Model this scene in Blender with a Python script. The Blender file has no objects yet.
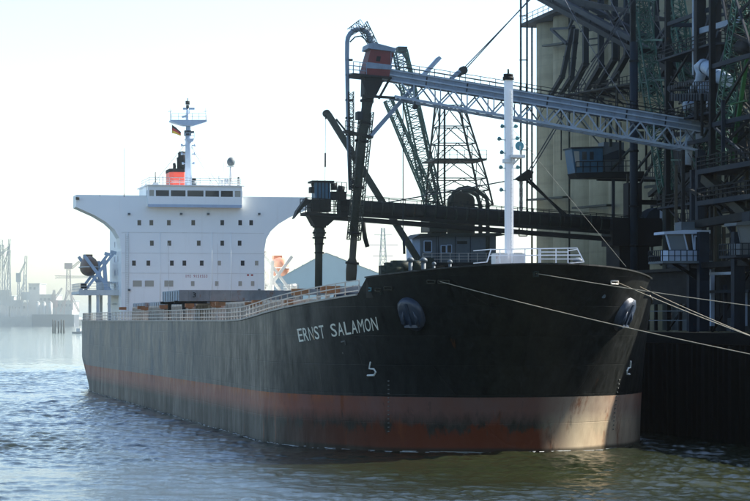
import bpy, math, random
import numpy as np
from mathutils import Vector, Matrix
random.seed(7)
R = math.radians
scene = bpy.context.scene
COL = scene.collection

# ------------------------------------------------------------------ camera, sky, sun, exposure
CAM_H, FPX, HORIZON = 9.44, 2400.0, 321.0
cam = bpy.data.cameras.new('camera')
cam.sensor_width = 36.0
cam.lens = 36.0 * FPX / 750.0
cam.shift_y = (HORIZON - 250.5) / 750.0
cam.clip_start, cam.clip_end = 1.0, 40000.0
cam_ob = bpy.data.objects.new('camera', cam)
cam_ob.location = (0, 0, CAM_H)
cam_ob.rotation_euler = (R(90), 0, 0)
COL.objects.link(cam_ob)
scene.camera = cam_ob

SUN_AZ, SUN_EL = 20.0, 39.0            # azimuth measured from +X towards +Y
world = bpy.data.worlds.new('World')
scene.world = world
world.use_nodes = True
wn = world.node_tree
sky = wn.nodes.new('ShaderNodeTexSky')
sky.sky_type = 'NISHITA'
sky.sun_disc = False
sky.sun_elevation = R(SUN_EL)
sky.sun_rotation = R(90.0 - SUN_AZ)
sky.air_density, sky.dust_density, sky.ozone_density = 1.0, 1.0, 3.0
bg = wn.nodes['Background']
bg.inputs['Strength'].default_value = 0.085
wn.links.new(sky.outputs['Color'], bg.inputs['Color'])
sun = bpy.data.lights.new('sun', 'SUN')
sun.energy, sun.angle, sun.color = 4.6, R(0.53), (1.0, 0.93, 0.82)
sun_ob = bpy.data.objects.new('sun', sun)
d = Vector((math.cos(R(SUN_EL)) * math.cos(R(SUN_AZ)), math.cos(R(SUN_EL)) * math.sin(R(SUN_AZ)), math.sin(R(SUN_EL))))
sun_ob.rotation_euler = d.to_track_quat('Z', 'Y').to_euler()
sun_ob.location = (60, 60, 120)
COL.objects.link(sun_ob)
vs = scene.view_settings
vs.view_transform, vs.look, vs.gamma, vs.exposure, vs.use_curve_mapping = 'Standard', 'None', 1.0, 1.9, False
scene.cycles.use_denoising = True
scene.cycles.max_bounces = 6
scene.cycles.volume_bounces = 1
scene.cycles.caustics_reflective = scene.cycles.caustics_refractive = False

# ------------------------------------------------------------------ the place's own frame: u aft, v to starboard (towards the river), z up
TH = math.atan(525.0 / FPX)
SN, CS = math.sin(TH), math.cos(TH)
SX, SY = 10.07, 171.6                  # the stem at the waterline
ROT = math.pi / 2 + TH

def W(p):
    u, v, z = p
    return Vector((SX - u * SN - v * CS, SY + u * CS - v * SN, z))
def L(X, Y, Z):
    dx, dy = X - SX, Y - SY
    return Vector((-dx * SN + dy * CS, -dx * CS - dy * SN, Z))
EYE = L(0, 0, CAM_H)
def _dir(x, y):
    return L((x - 375) / FPX, 1.0, 0) - L(0, 0, 0) + Vector((0, 0, (HORIZON - y) / FPX))
def pY(x, y, Y): return EYE + _dir(x, y) * Y
def pv(x, y, v):
    r = _dir(x, y); return EYE + r * ((v - EYE.y) / r.y)
def pu(x, y, u):
    r = _dir(x, y); return EYE + r * ((u - EYE.x) / r.x)
V3 = Vector

# ------------------------------------------------------------------ materials
MATS = {}
def _mat(name):
    m = bpy.data.materials.new(name); m.use_nodes = True
    MATS[name] = m
    nt = m.node_tree
    return m, nt, nt.nodes['Principled BSDF']
def N(nt, t, **kw):
    n = nt.nodes.new(t)
    for k, v in kw.items():
        if k in n.inputs: n.inputs[k].default_value = v
        else: setattr(n, k, v)
    return n
def ramp(nt, src, stops):
    r = nt.nodes.new('ShaderNodeValToRGB')
    el = r.color_ramp.elements
    el[0].position, el[1].position = stops[0][0], stops[-1][0]
    while len(el) < len(stops): el.new(stops[len(el) - 1][0])
    for e, (p, c) in zip(sorted(el, key=lambda e: e.position), stops):
        e.position = p
        e.color = (*c, 1) if hasattr(c, '__len__') else (c, c, c, 1)
    nt.links.new(src, r.inputs[0])
    return r.outputs['Color']
def mixc(nt, f, a, b, mode='MIX'):
    m = nt.nodes.new('ShaderNodeMix'); m.data_type = 'RGBA'; m.blend_type = mode
    for s, val in ((0, f), (6, a), (7, b)):
        if hasattr(val, 'is_linked'): nt.links.new(val, m.inputs[s])
        elif s == 0: m.inputs[0].default_value = val
        else: m.inputs[s].default_value = (*val, 1)
    return m.outputs[2]
def noise(nt, co, scale, detail=4, rough=0.6, sc=(1, 1, 1)):
    mp = nt.nodes.new('ShaderNodeMapping'); mp.inputs['Scale'].default_value = sc
    nt.links.new(co, mp.inputs[0])
    n = N(nt, 'ShaderNodeTexNoise', Scale=scale, Detail=detail, Roughness=rough)
    nt.links.new(mp.outputs[0], n.inputs['Vector'])
    return n.outputs['Fac']

def paint(name, col, rough=0.5, metal=0.0, var=0.35, rust=0.0, scale=0.8, rustcol=(0.16, 0.06, 0.02), streak=0.25, spec=0.5):
    """weathered paint or metal: tone patches, vertical streaks, optional rust"""
    m, nt, b = _mat(name)
    tc = nt.nodes.new('ShaderNodeTexCoord').outputs['Object']
    n1 = noise(nt, tc, scale, 6, 0.65)
    n2 = noise(nt, tc, scale * 4, 4, 0.6, (1, 1, streak))
    dk = tuple(c * (1 - var) for c in col)
    lt = tuple(min(1, c * (1 + var * 0.5)) for c in col)
    c1 = mixc(nt, ramp(nt, n1, [(0.3, 0.0), (0.7, 1.0)]), dk, lt)
    c2 = mixc(nt, ramp(nt, n2, [(0.45, 0.0), (0.8, var)]), c1, tuple(c * 0.45 for c in col))
    if rust:
        n3 = noise(nt, tc, scale * 2.2, 8, 0.7, (1, 1, 0.45))
        c2 = mixc(nt, ramp(nt, n3, [(0.66 - rust * 0.25, 0.0), (0.74 - rust * 0.2, 0.9)]), c2, rustcol)
    nt.links.new(c2, b.inputs['Base Color'])
    b.inputs['Metallic'].default_value = metal
    b.inputs['Specular IOR Level'].default_value = spec
    nt.links.new(ramp(nt, n1, [(0.2, max(0, rough - 0.1)), (0.8, min(1, rough + 0.15))]), b.inputs['Roughness'])
    bp = N(nt, 'ShaderNodeBump', Strength=0.15, Distance=0.02)
    nt.links.new(n2, bp.inputs['Height']); nt.links.new(bp.outputs[0], b.inputs['Normal'])
    return m

M = {}
M['white'] = paint('white_paint', (0.80, 0.82, 0.84), 0.45, var=0.05, rust=0.0, scale=0.15)
M['white2'] = paint('grubby_white_paint', (0.62, 0.64, 0.63), 0.5, var=0.2, rust=0.15, scale=0.6)
M['railwhite'] = paint('rail_paint', (0.55, 0.52, 0.46), 0.5, var=0.3, rust=0.3, scale=1.2)
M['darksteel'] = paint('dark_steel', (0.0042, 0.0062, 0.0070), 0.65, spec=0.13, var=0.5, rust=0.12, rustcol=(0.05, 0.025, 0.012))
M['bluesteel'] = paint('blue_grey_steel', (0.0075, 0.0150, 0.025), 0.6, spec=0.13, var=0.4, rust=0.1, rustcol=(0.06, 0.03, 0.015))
M['greysteel'] = paint('grey_boom_paint', (0.14, 0.20, 0.27), 0.5, spec=0.3, var=0.3, rust=0.1)
M['lightsteel'] = paint('light_truss_paint', (0.27, 0.35, 0.43), 0.5, spec=0.3, var=0.25, rust=0.05)
M['green'] = paint('green_crane_paint', (0.028, 0.10, 0.072), 0.5, spec=0.25, var=0.35, rust=0.15)
M['brightgreen'] = paint('bright_green_paint', (0.015, 0.11, 0.026), 0.5, spec=0.25, var=0.25)
M['darkgreen'] = paint('faded_green_steel', (0.018, 0.027, 0.021), 0.6, spec=0.15, var=0.35, rust=0.2)
M['red'] = paint('oxide_red_paint', (0.12, 0.014, 0.014), 0.6, spec=0.25, var=0.3)
M['funnelred'] = paint('funnel_red', (0.75, 0.075, 0.035), 0.45, var=0.1)
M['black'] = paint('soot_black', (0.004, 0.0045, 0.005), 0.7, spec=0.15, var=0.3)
M['blue'] = paint('blue_cabin_paint', (0.024, 0.10, 0.17), 0.5, spec=0.3, var=0.35, rust=0.1)
M['cabin'] = paint('grey_cabin_paint', (0.075, 0.10, 0.115), 0.55, spec=0.3, var=0.25, rust=0.12)
M['palecabin'] = paint('pale_cabin_paint', (0.33, 0.43, 0.56), 0.5, var=0.15)
M['tan'] = paint('grain_dusted_steel', (0.038, 0.037, 0.027), 0.7, spec=0.15, var=0.3)
M['concrete'] = paint('silo_concrete', (0.20, 0.185, 0.125), 0.95, spec=0.1, var=0.16, scale=0.25, streak=0.06)
M['quayconc'] = paint('quay_concrete', (0.10, 0.095, 0.085), 0.9, var=0.3, scale=0.3)
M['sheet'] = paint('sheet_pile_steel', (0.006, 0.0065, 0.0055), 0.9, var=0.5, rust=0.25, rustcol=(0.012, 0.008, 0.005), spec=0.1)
M['deck'] = paint('deck_red', (0.11, 0.075, 0.055), 0.75, var=0.3, rust=0.2)
M['hatch'] = paint('hatch_grey', (0.20, 0.215, 0.225), 0.6, var=0.4, rust=0.35, scale=0.5)
M['hatchblue'] = paint('hatch_blue_end', (0.22, 0.30, 0.38), 0.5, var=0.35, rust=0.25, scale=0.6)
M['cream'] = paint('cream_coaming', (0.45, 0.40, 0.33), 0.6, var=0.25, rust=0.3)
M['orange'] = paint('orange_stopper', (0.26, 0.105, 0.03), 0.65, var=0.45)
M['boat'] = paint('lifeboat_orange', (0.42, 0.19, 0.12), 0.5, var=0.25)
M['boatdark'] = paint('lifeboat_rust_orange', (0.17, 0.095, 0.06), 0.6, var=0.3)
M['rope'] = paint('mooring_rope', (0.38, 0.33, 0.24), 0.85, var=0.35, scale=3)
M['wire'] = paint('wire_rope', (0.03, 0.03, 0.032), 0.5, var=0.2)
M['anchor'] = paint('anchor_blue_steel', (0.016, 0.030, 0.055), 0.42, var=0.4, rust=0.1)
M['hall'] = paint('pale_teal_sheet', (0.46, 0.58, 0.57), 0.6, var=0.08, scale=0.1)
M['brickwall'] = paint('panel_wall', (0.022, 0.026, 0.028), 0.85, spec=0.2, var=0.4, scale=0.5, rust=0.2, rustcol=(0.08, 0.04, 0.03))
M['timber'] = paint('wet_timber', (0.03, 0.027, 0.024), 0.85, var=0.3)
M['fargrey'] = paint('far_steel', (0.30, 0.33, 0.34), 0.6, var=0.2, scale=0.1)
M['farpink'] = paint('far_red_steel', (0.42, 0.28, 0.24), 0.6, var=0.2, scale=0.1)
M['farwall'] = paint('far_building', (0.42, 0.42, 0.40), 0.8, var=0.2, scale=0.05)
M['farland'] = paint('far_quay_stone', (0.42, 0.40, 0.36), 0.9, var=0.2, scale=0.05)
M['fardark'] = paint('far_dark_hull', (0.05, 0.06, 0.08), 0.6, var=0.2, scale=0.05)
M['letter'] = paint('letter_paint', (0.66, 0.66, 0.56), 0.55, var=0.2, rust=0.35, rustcol=(0.40, 0.22, 0.08), scale=0.9)
M['mark'] = paint('mark_paint', (0.6, 0.62, 0.58), 0.55, var=0.2)
M['faintmark'] = paint('faint_mark_paint', (0.10, 0.11, 0.10), 0.6, var=0.4, scale=3)
M['redletter'] = paint('red_letter', (0.35, 0.05, 0.05), 0.5, var=0.1)
M['teal'] = paint('horn_teal', (0.06, 0.22, 0.27), 0.4, var=0.2)
M['gold'] = paint('flag_gold', (0.7, 0.45, 0.03), 0.8, var=0.1)
M['flagred'] = paint('flag_red', (0.5, 0.02, 0.02), 0.8, var=0.1)
M['flagblack'] = paint('flag_black', (0.01, 0.01, 0.01), 0.8, var=0.1)
m, nt, b = _mat('window_glass')
b.inputs['Base Color'].default_value = (0.012, 0.016, 0.02, 1); b.inputs['Roughness'].default_value = 0.08
M['glass'] = m
m, nt, b = _mat('pale_blind')
b.inputs['Base Color'].default_value = (0.32, 0.31, 0.26, 1); b.inputs['Roughness'].default_value = 0.3
M['blind'] = m

def silo_concrete():
    m, nt, b = _mat('silo_concrete')
    tc = nt.nodes.new('ShaderNodeTexCoord').outputs['Object']
    n1 = noise(nt, tc, 0.18, 6, 0.65); n2 = noise(nt, tc, 0.9, 6, 0.7, (1, 1, 0.05)); n3 = noise(nt, tc, 0.35, 3, 0.5, (0.05, 0.05, 3.0))
    c = mixc(nt, ramp(nt, n1, [(0.3, 0.0), (0.7, 1.0)]), (0.24, 0.22, 0.145), (0.37, 0.34, 0.23))
    c = mixc(nt, ramp(nt, n2, [(0.48, 0.0), (0.75, 0.55)]), c, (0.10, 0.095, 0.07))
    c = mixc(nt, ramp(nt, n3, [(0.52, 0.0), (0.6, 0.22)]), c, (0.13, 0.12, 0.09))
    nt.links.new(c, b.inputs['Base Color']); b.inputs['Roughness'].default_value = 0.95; b.inputs['Specular IOR Level'].default_value = 0.1
    bp = N(nt, 'ShaderNodeBump', Strength=0.3, Distance=0.05)
    nt.links.new(n3, bp.inputs['Height']); nt.links.new(bp.outputs[0], b.inputs['Normal'])
    return m
M['concrete'] = silo_concrete()
def house_white():
    m, nt, b = _mat('house_white')
    tc = nt.nodes.new('ShaderNodeTexCoord').outputs['Object']
    n1 = noise(nt, tc, 0.12, 5, 0.6); n2 = noise(nt, tc, 1.5, 6, 0.7, (1, 1, 0.06)); n3 = noise(nt, tc, 0.8, 7, 0.75, (1, 1, 0.2))
    c = mixc(nt, ramp(nt, n1, [(0.3, 0.0), (0.7, 1.0)]), (0.74, 0.79, 0.80), (0.82, 0.85, 0.84))
    c = mixc(nt, ramp(nt, n2, [(0.55, 0.0), (0.78, 0.30)]), c, (0.55, 0.54, 0.50))
    c = mixc(nt, ramp(nt, n3, [(0.70, 0.0), (0.78, 0.5)]), c, (0.42, 0.28, 0.17))
    nt.links.new(c, b.inputs['Base Color']); b.inputs['Roughness'].default_value = 0.45
    bp = N(nt, 'ShaderNodeBump', Strength=0.25, Distance=0.05)
    nt.links.new(noise(nt, tc, 0.8, 2, 0.5), bp.inputs['Height']); nt.links.new(bp.outputs[0], b.inputs['Normal'])
    return m
M['housewhite'] = house_white()
m, nt, b = _mat('river_foam'); b.inputs['Base Color'].default_value = (0.30, 0.31, 0.29, 1); b.inputs['Roughness'].default_value = 0.9; M['foam'] = m

def hull_material():
    m, nt, b = _mat('hull_paint')
    tc = nt.nodes.new('ShaderNodeTexCoord').outputs['Object']
    sp = nt.nodes.new('ShaderNodeSeparateXYZ'); nt.links.new(tc, sp.inputs[0])
    def math_(op, a, b_):
        n = nt.nodes.new('ShaderNodeMath'); n.operation = op
        for i, v in ((0, a), (1, b_)):
            if hasattr(v, 'is_linked'): nt.links.new(v, n.inputs[i])
            else: n.inputs[i].default_value = v
        return n.outputs[0]
    zb = math_('ADD', sp.outputs['Z'], math_('MULTIPLY', sp.outputs['X'], 0.0035))
    fine = noise(nt, tc, 2.2, 7, 0.75, (1, 1, 0.22))
    broad = noise(nt, tc, 0.12, 5, 0.6)
    mid = noise(nt, tc, 0.5, 8, 0.7, (1, 1, 0.35))
    streaks = noise(nt, tc, 1.1, 7, 0.8, (1, 1, 0.11))
    # topsides: black paint, chalky and scraped; the grey growing aft also paints in sky glare
    top = mixc(nt, ramp(nt, fine, [(0.35, 0.0), (0.8, 1.0)]), (0.0028, 0.0042, 0.0036), (0.010, 0.0125, 0.012))
    chalk_glare = math_('MULTIPLY', ramp(nt, mid, [(0.40, 0.15), (0.68, 0.9)]), ramp(nt, math_('MULTIPLY', sp.outputs['X'], 0.01), [(0.34, 0.0), (0.85, 1.0)]))
    top = mixc(nt, chalk_glare, top, (0.105, 0.130, 0.140))
    scr = ramp(nt, streaks, [(0.58, 0.0), (0.68, 0.85)])
    top = mixc(nt, scr, top, (0.004, 0.004, 0.004))
    rst = ramp(nt, noise(nt, tc, 0.55, 6, 0.7, (1, 1, 0.10)), [(0.68, 0.0), (0.76, 0.8)])
    top = mixc(nt, rst, top, (0.09, 0.035, 0.012))
    # boot top: faded red above, slimed grey-green below, beige on the port bow paints in the sun patch
    red = mixc(nt, ramp(nt, mid, [(0.35, 0.0), (0.7, 1.0)]), (0.23, 0.055, 0.022), (0.22, 0.10, 0.082))
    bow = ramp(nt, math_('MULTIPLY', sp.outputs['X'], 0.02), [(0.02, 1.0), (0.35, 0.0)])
    sun_patch = ramp(nt, math_('ADD', math_('MULTIPLY', math_('ADD', sp.outputs['Y'], math_('MULTIPLY', mid, 3.0)), 0.05), 0.5), [(0.35, 1.0), (0.50, 0.0)])
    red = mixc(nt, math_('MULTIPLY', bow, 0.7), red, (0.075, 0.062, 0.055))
    red = mixc(nt, math_('MULTIPLY', math_('MULTIPLY', bow, sun_patch), ramp(nt, mid, [(0.35, 0.35), (0.6, 0.9)])), red, (0.36, 0.29, 0.21))
    slime = mixc(nt, ramp(nt, fine, [(0.35, 0.0), (0.75, 1.0)]), (0.014, 0.015, 0.011), (0.055, 0.050, 0.040))
    stb = ramp(nt, math_('ADD', math_('MULTIPLY', sp.outputs['Z'], -0.26), math_('MULTIPLY', mid, 1.6)), [(0.28, 0.0), (0.40, 0.9)])
    slime = mixc(nt, math_('MULTIPLY', bow, stb), slime, (0.11, 0.026, 0.010))
    slime = mixc(nt, math_('MULTIPLY', math_('MULTIPLY', bow, sun_patch), ramp(nt, mid, [(0.3, 0.55), (0.6, 1.0)])), slime, (0.52, 0.42, 0.28))
    low = mixc(nt, ramp(nt, math_('ADD', zb, math_('MULTIPLY', fine, 1.3)), [(2.6 / 6, 0.0), (4.0 / 6, 1.0)]) if False else
               ramp(nt, math_('MULTIPLY', math_('ADD', zb, math_('MULTIPLY', fine, 1.2)), 1 / 6), [(0.42, 0.0), (0.60, 1.0)]), slime, red)
    rl = ramp(nt, noise(nt, tc, 0.7, 6, 0.7, (1, 1, 0.22)), [(0.58, 0.0), (0.70, 0.85)])
    low = mixc(nt, rl, low, (0.15, 0.042, 0.012))
    edge = math_('MULTIPLY', ramp(nt, math_('MULTIPLY', zb, 0.2), [(0.66, 0.0), (0.79, 1.0)]), ramp(nt, noise(nt, tc, 0.9, 6, 0.7, (1, 1, 0.3)), [(0.45, 0.0), (0.58, 0.9)]))
    low = mixc(nt, math_('MULTIPLY', edge, math_('SUBTRACT', 1.0, bow)), low, (0.30, 0.085, 0.015))
    dk = ramp(nt, noise(nt, tc, 1.3, 6, 0.7, (1, 1, 0.3)), [(0.60, 0.0), (0.72, 0.7)])
    low = mixc(nt, dk, low, (0.02, 0.02, 0.018))
    wet = ramp(nt, math_('ADD', sp.outputs['Z'], math_('MULTIPLY', broad, 0.4)), [(0.42, 0.8), (0.62, 0.0)])
    low = mixc(nt, wet, low, (0.018, 0.02, 0.014))
    line = math_('GREATER_THAN', math_('ADD', zb, math_('MULTIPLY', fine, 0.06)), 4.03)
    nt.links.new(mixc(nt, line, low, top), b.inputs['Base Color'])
    spl = ramp(nt, math_('ADD', math_('MULTIPLY', streaks, 0.4), math_('ADD', math_('MULTIPLY', mid, 0.35), math_('MULTIPLY', noise(nt, tc, 0.25, 8, 0.75), 0.25))), [(0.38, 0.46), (0.60, 0.14)])
    nt.links.new(math_('MULTIPLY', spl, math_('ADD', math_('MULTIPLY', line, 0.6), 0.4)), b.inputs['Specular IOR Level'])
    nt.links.new(ramp(nt, math_('ADD', math_('MULTIPLY', mid, 0.5), math_('MULTIPLY', fine, 0.5)), [(0.32, 0.30), (0.68, 0.66)]), b.inputs['Roughness'])
    # plate seams and slight buckling between frames
    bp = N(nt, 'ShaderNodeBump', Strength=0.35, Distance=0.06)
    wv = nt.nodes.new('ShaderNodeTexBrick')
    mp = nt.nodes.new('ShaderNodeMapping'); mp.inputs['Rotation'].default_value = (R(90), 0, 0)
    nt.links.new(tc, mp.inputs[0]); nt.links.new(mp.outputs[0], wv.inputs['Vector'])
    for k, v in (('Scale', 1.0), ('Brick Width', 9.0), ('Row Height', 2.1), ('Mortar Size', 0.035), ('Mortar Smooth', 0.6)): wv.inputs[k].default_value = v
    ripple = math_('MULTIPLY', math_('SINE', math_('MULTIPLY', sp.outputs['X'], 7.4), 0.0), 0.05)
    hsum = math_('ADD', math_('ADD', ripple, math_('MULTIPLY', wv.outputs['Fac'], -0.35)), math_('ADD', math_('MULTIPLY', mid, 0.5), math_('MULTIPLY', noise(nt, tc, 0.35, 2, 0.5), 1.6)))
    nt.links.new(hsum, bp.inputs['Height']); nt.links.new(bp.outputs[0], b.inputs['Normal'])
    return m
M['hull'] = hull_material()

def water_material():
    m, nt, b = _mat('river_water')
    tc = nt.nodes.new('ShaderNodeTexCoord').outputs['Object']
    n0 = noise(nt, tc, 0.02, 3, 0.5)
    nt.links.new(mixc(nt, ramp(nt, n0, [(0.35, 0.0), (0.65, 1.0)]), (0.008, 0.012, 0.007), (0.019, 0.022, 0.008)), b.inputs['Base Color'])
    b.inputs['Roughness'].default_value = 0.035
    b.inputs['IOR'].default_value = 1.33
    w1 = noise(nt, tc, 1.6, 6, 0.68, (1.0, 1.3, 1))
    w2 = noise(nt, tc, 4.5, 3, 0.6, (1.0, 1.4, 1))
    a = nt.nodes.new('ShaderNodeMath'); a.operation = 'MULTIPLY_ADD'
    nt.links.new(w2, a.inputs[0]); a.inputs[1].default_value = 0.25; nt.links.new(w1, a.inputs[2])
    bp = N(nt, 'ShaderNodeBump', Strength=0.7, Distance=0.06)
    nt.links.new(a.outputs[0], bp.inputs['Height']); nt.links.new(bp.outputs[0], b.inputs['Normal'])
    return m
M['water'] = water_material()

# ------------------------------------------------------------------ mesh collecting
class MB:
    def __init__(s): s.v, s.f, s.mi, s.sm, s.cur, s.smooth = [], [], [], [], 0, False
    def add(s, vs, fs):
        o = len(s.v); s.v.extend(V3(p) for p in vs)
        for f in fs:
            s.f.append(tuple(o + i for i in f)); s.mi.append(s.cur); s.sm.append(s.smooth)
        return s
    def box(s, a, b_):
        (x0, y0, z0), (x1, y1, z1) = a, b_
        x0, x1 = min(x0, x1), max(x0, x1); y0, y1 = min(y0, y1), max(y0, y1); z0, z1 = min(z0, z1), max(z0, z1)
        return s.add([(x0, y0, z0), (x1, y0, z0), (x1, y1, z0), (x0, y1, z0), (x0, y0, z1), (x1, y0, z1), (x1, y1, z1), (x0, y1, z1)],
                     [(3, 2, 1, 0), (4, 5, 6, 7), (0, 1, 5, 4), (1, 2, 6, 5), (2, 3, 7, 6), (3, 0, 4, 7)])
    def beam(s, p, q, w, h=None, up=(0, 0, 1)):
        p, q = V3(p), V3(q); h = w if h is None else h
        d = (q - p)
        if d.length < 1e-6: return s
        d.normalize(); up = V3(up)
        if abs(d.dot(up)) > 0.98: up = V3((1, 0, 0))
        a = d.cross(up).normalized() * (w / 2); c = a.cross(d).normalized() * (h / 2)
        return s.add([p - a - c, p + a - c, p + a + c, p - a + c, q - a - c, q + a - c, q + a + c, q - a + c],
                     [(0, 1, 2, 3), (7, 6, 5, 4), (4, 5, 1, 0), (5, 6, 2, 1), (6, 7, 3, 2), (7, 4, 0, 3)])
    def tube(s, p, q, r, n=8, r2=None):
        return s.path([p, q], r, n, r2)
    def path(s, pts, r, n=8, r2=None, caps=True):
        pts = [V3(p) for p in pts]; r2 = r if r2 is None else r2
        k = len(pts); vs = []; prev = None
        for i, p in enumerate(pts):
            d = (pts[min(i + 1, k - 1)] - pts[max(i - 1, 0)]).normalized()
            if prev is None:
                a = d.cross(V3((0, 0, 1)))
                if a.length < 0.02: a = d.cross(V3((1, 0, 0)))
            else: a = prev - d * prev.dot(d)
            a.normalize(); prev = a; c = d.cross(a)
            rr = (r + (r2 - r) * i / max(1, k - 1)) if not hasattr(r, '__len__') else r[i]
            for j in range(n):
                t = 2 * math.pi * j / n
                vs.append(p + a * (math.cos(t) * rr) + c * (math.sin(t) * rr))
        fs = [(i * n + j, i * n + (j + 1) % n, (i + 1) * n + (j + 1) % n, (i + 1) * n + j) for i in range(k - 1) for j in range(n)]
        old = s.smooth; s.smooth = n >= 6; s.add(vs, fs); s.smooth = old
        if caps:
            o = len(s.v) - k * n
            s.f.append(tuple(o + j for j in reversed(range(n)))); s.mi.append(s.cur); s.sm.append(False)
            s.f.append(tuple(o + (k - 1) * n + j for j in range(n))); s.mi.append(s.cur); s.sm.append(False)
        return s
    def prism(s, poly, a, b_, axis=0):
        """poly in the two other axes, extruded along axis from a to b"""
        n = len(poly); o = [i for i in range(3) if i != axis]; vs = []
        for t in (a, b_):
            for p in poly:
                q = [0, 0, 0]; q[axis] = t; q[o[0]] = p[0]; q[o[1]] = p[1]; vs.append(q)
        return s.add(vs, [tuple(range(n))[::-1], tuple(range(n, 2 * n))] + [(i, (i + 1) % n, n + (i + 1) % n, n + i) for i in range(n)])
    def lattice(s, p, q, w0, w1, bays, rc, rb, side=None):
        p, q = V3(p), V3(q); d = (q - p).normalized()
        sd = V3(side) if side else V3((1, 0, 0))
        a = (sd - d * sd.dot(d)).normalized(); c = d.cross(a)
        rings = []
        for i in range(bays + 1):
            t = i / bays; w = (w0 + (w1 - w0) * t) / 2; o = p.lerp(q, t)
            rings.append([o + a * w + c * w, o - a * w + c * w, o - a * w - c * w, o + a * w - c * w])
        for k in range(4): s.beam(rings[0][k], rings[-1][k], rc)
        for i in range(bays):
            for k in range(4):
                k2 = (k + 1) % 4
                if (i + k) % 2: s.beam(rings[i][k], rings[i + 1][k2], rb)
                else: s.beam(rings[i][k2], rings[i + 1][k], rb)
                s.beam(rings[i + 1][k], rings[i + 1][k2], rb * 0.8)
        return s
    def rail(s, pts, h=1.05, step=1.6, r=0.03, bars=2, up=(0, 0, 1)):
        pts = [V3(p) for p in pts]; up = V3(up)
        for a, b_ in zip(pts, pts[1:]):
            n = max(1, round((b_ - a).length / step))
            for i in range(n + 1):
                p = a.lerp(b_, i / n); s.beam(p, p + up * h, r * 2, r * 2, up=(1, 0, 0))
            for k in range(bars):
                z = up * (h * (k + 1) / bars); s.beam(a + z, b_ + z, r * 2)
        return s
    def mesh(s, name, mats, off=(0, 0, 0)):
        me = bpy.data.meshes.new(name); off = V3(off)
        me.from_pydata([tuple(p - off) for p in s.v], [], s.f)
        for mm in (mats if isinstance(mats, (list, tuple)) else [mats]): me.materials.append(M[mm] if isinstance(mm, str) else mm)
        me.polygons.foreach_set('material_index', s.mi); me.polygons.foreach_set('use_smooth', s.sm)
        me.validate(); me.update()
        return me

def tag(o, label=None, cat=None, group=None, kind=None):
    for k, v in (('label', label), ('category', cat), ('group', group), ('kind', kind)):
        if v: o[k] = v
    return o
def place(o, base):
    o.location = W(base); o.rotation_euler = (0, 0, ROT); COL.objects.link(o); return o
class Thing:
    def __init__(s, name, base, label, cat, group=None):
        s.base = V3(base)
        s.o = tag(place(bpy.data.objects.new(name, None), base), label, cat, group)
        s.o.empty_display_size = 0.5
    def part(s, name, mb, mats, parent=None, label=None):
        o = bpy.data.objects.new(name, mb.mesh(name, mats, s.base)); COL.objects.link(o)
        o.parent = parent or s.o
        if label: o['label'] = label
        return o
    def inst(s, name, me, at, parent=None, rz=0.0, scale=None):
        o = bpy.data.objects.new(name, me); COL.objects.link(o); o.parent = parent or s.o
        o.location = V3(at) - s.base; o.rotation_euler = (0, 0, rz)
        if scale: o.scale = scale
        return o
def single(name, mb, mats, base, label=None, cat=None, group=None, kind=None):
    return tag(place(bpy.data.objects.new(name, mb.mesh(name, mats, base)), base), label, cat, group, kind)

# ------------------------------------------------------------------ hull form
BEAM = 15.0
def sm(t): t = max(0.0, min(1.0, t)); return t * t * (3 - 2 * t)
def flare(z): return max(0.0, min(1.0, z / 13.6)) ** 1.75
def u0(z): return -8.0 * flare(z)
def al(z): return 22.0 + 8.0 * flare(z)
def aft(u, z):
    if u <= 150: return BEAM
    t = (u - 150) / 40.0
    tz = max(0.0, min(1.0, z / 4.2))
    return BEAM - (1.2 * t ** 2 + (1 - tz) * 2.6 * t ** 1.7) - 2.8 * max(0, (t - 0.55) / 0.45) ** 2
def half(u, z):
    a, s0 = al(z), u0(z)
    if u < s0: return -1.0
    if u < s0 + a: return BEAM * math.sqrt(max(0, 1 - (1 - (u - s0) / a) ** 2))
    return aft(u, z) if u <= 190 else -1
STEP = 2.6
def main_z(u): return 9.42 + (2.3 * (max(0, 34 - u) / 36) ** 1.5)
def top_z(u):
    if u < STEP: return 12.45 + 1.05 * (STEP - u) / 10.6
    return main_z(u)
def hullhit(x, y, out=0.03):
    r = _dir(x, y)
    def inside(t):
        p = EYE + r * t
        return abs(p.y) <= half(p.x, p.z) and p.z < top_z(p.x) + 0.5
    t = 140.0
    while t < 380 and not inside(t): t += 0.25
    a, b_ = t - 0.25, t
    for _ in range(24):
        c = (a + b_) / 2
        if inside(c): b_ = c
        else: a = c
    return EYE + r * (b_ - out)

def stations():
    st = [('b', i / 30) for i in range(31)]
    k = (STEP - u0(12.0)) / al(12.0)
    fi = 2 / math.pi * math.acos(1 - k)
    st = [x for x in st if abs(x[1] - fi) > 0.012] + [('b', fi - 1e-4), ('b', fi + 1e-4)]
    st.sort(key=lambda x: x[1])
    return st + [('m', i / 16) for i in range(1, 17)] + [('a', i / 14) for i in range(1, 15)]
ST = stations()
def outline(s, z):
    k, t = s
    if k == 'b':
        fi = t * math.pi / 2
        return u0(z) + al(z) * (1 - math.cos(fi)), BEAM * math.sin(fi)
    if k == 'm': return (u0(z) + al(z)) * (1 - t) + 150 * t, BEAM
    u = 150 + 40 * t
    return u, aft(u, z)
NZ = 22
def hull_rows():
    rows = []
    for s in ST:
        ud = outline(s, 11.8 if s[0] == 'b' else 9.4)[0]
        zt = top_z(ud); col = []
        for j in range(NZ + 1):
            z = -1.5 + (zt + 1.5) * j / NZ
            u, v = outline(s, z); col.append((u, v, z))
        rows.append(col)
    return rows

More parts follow.
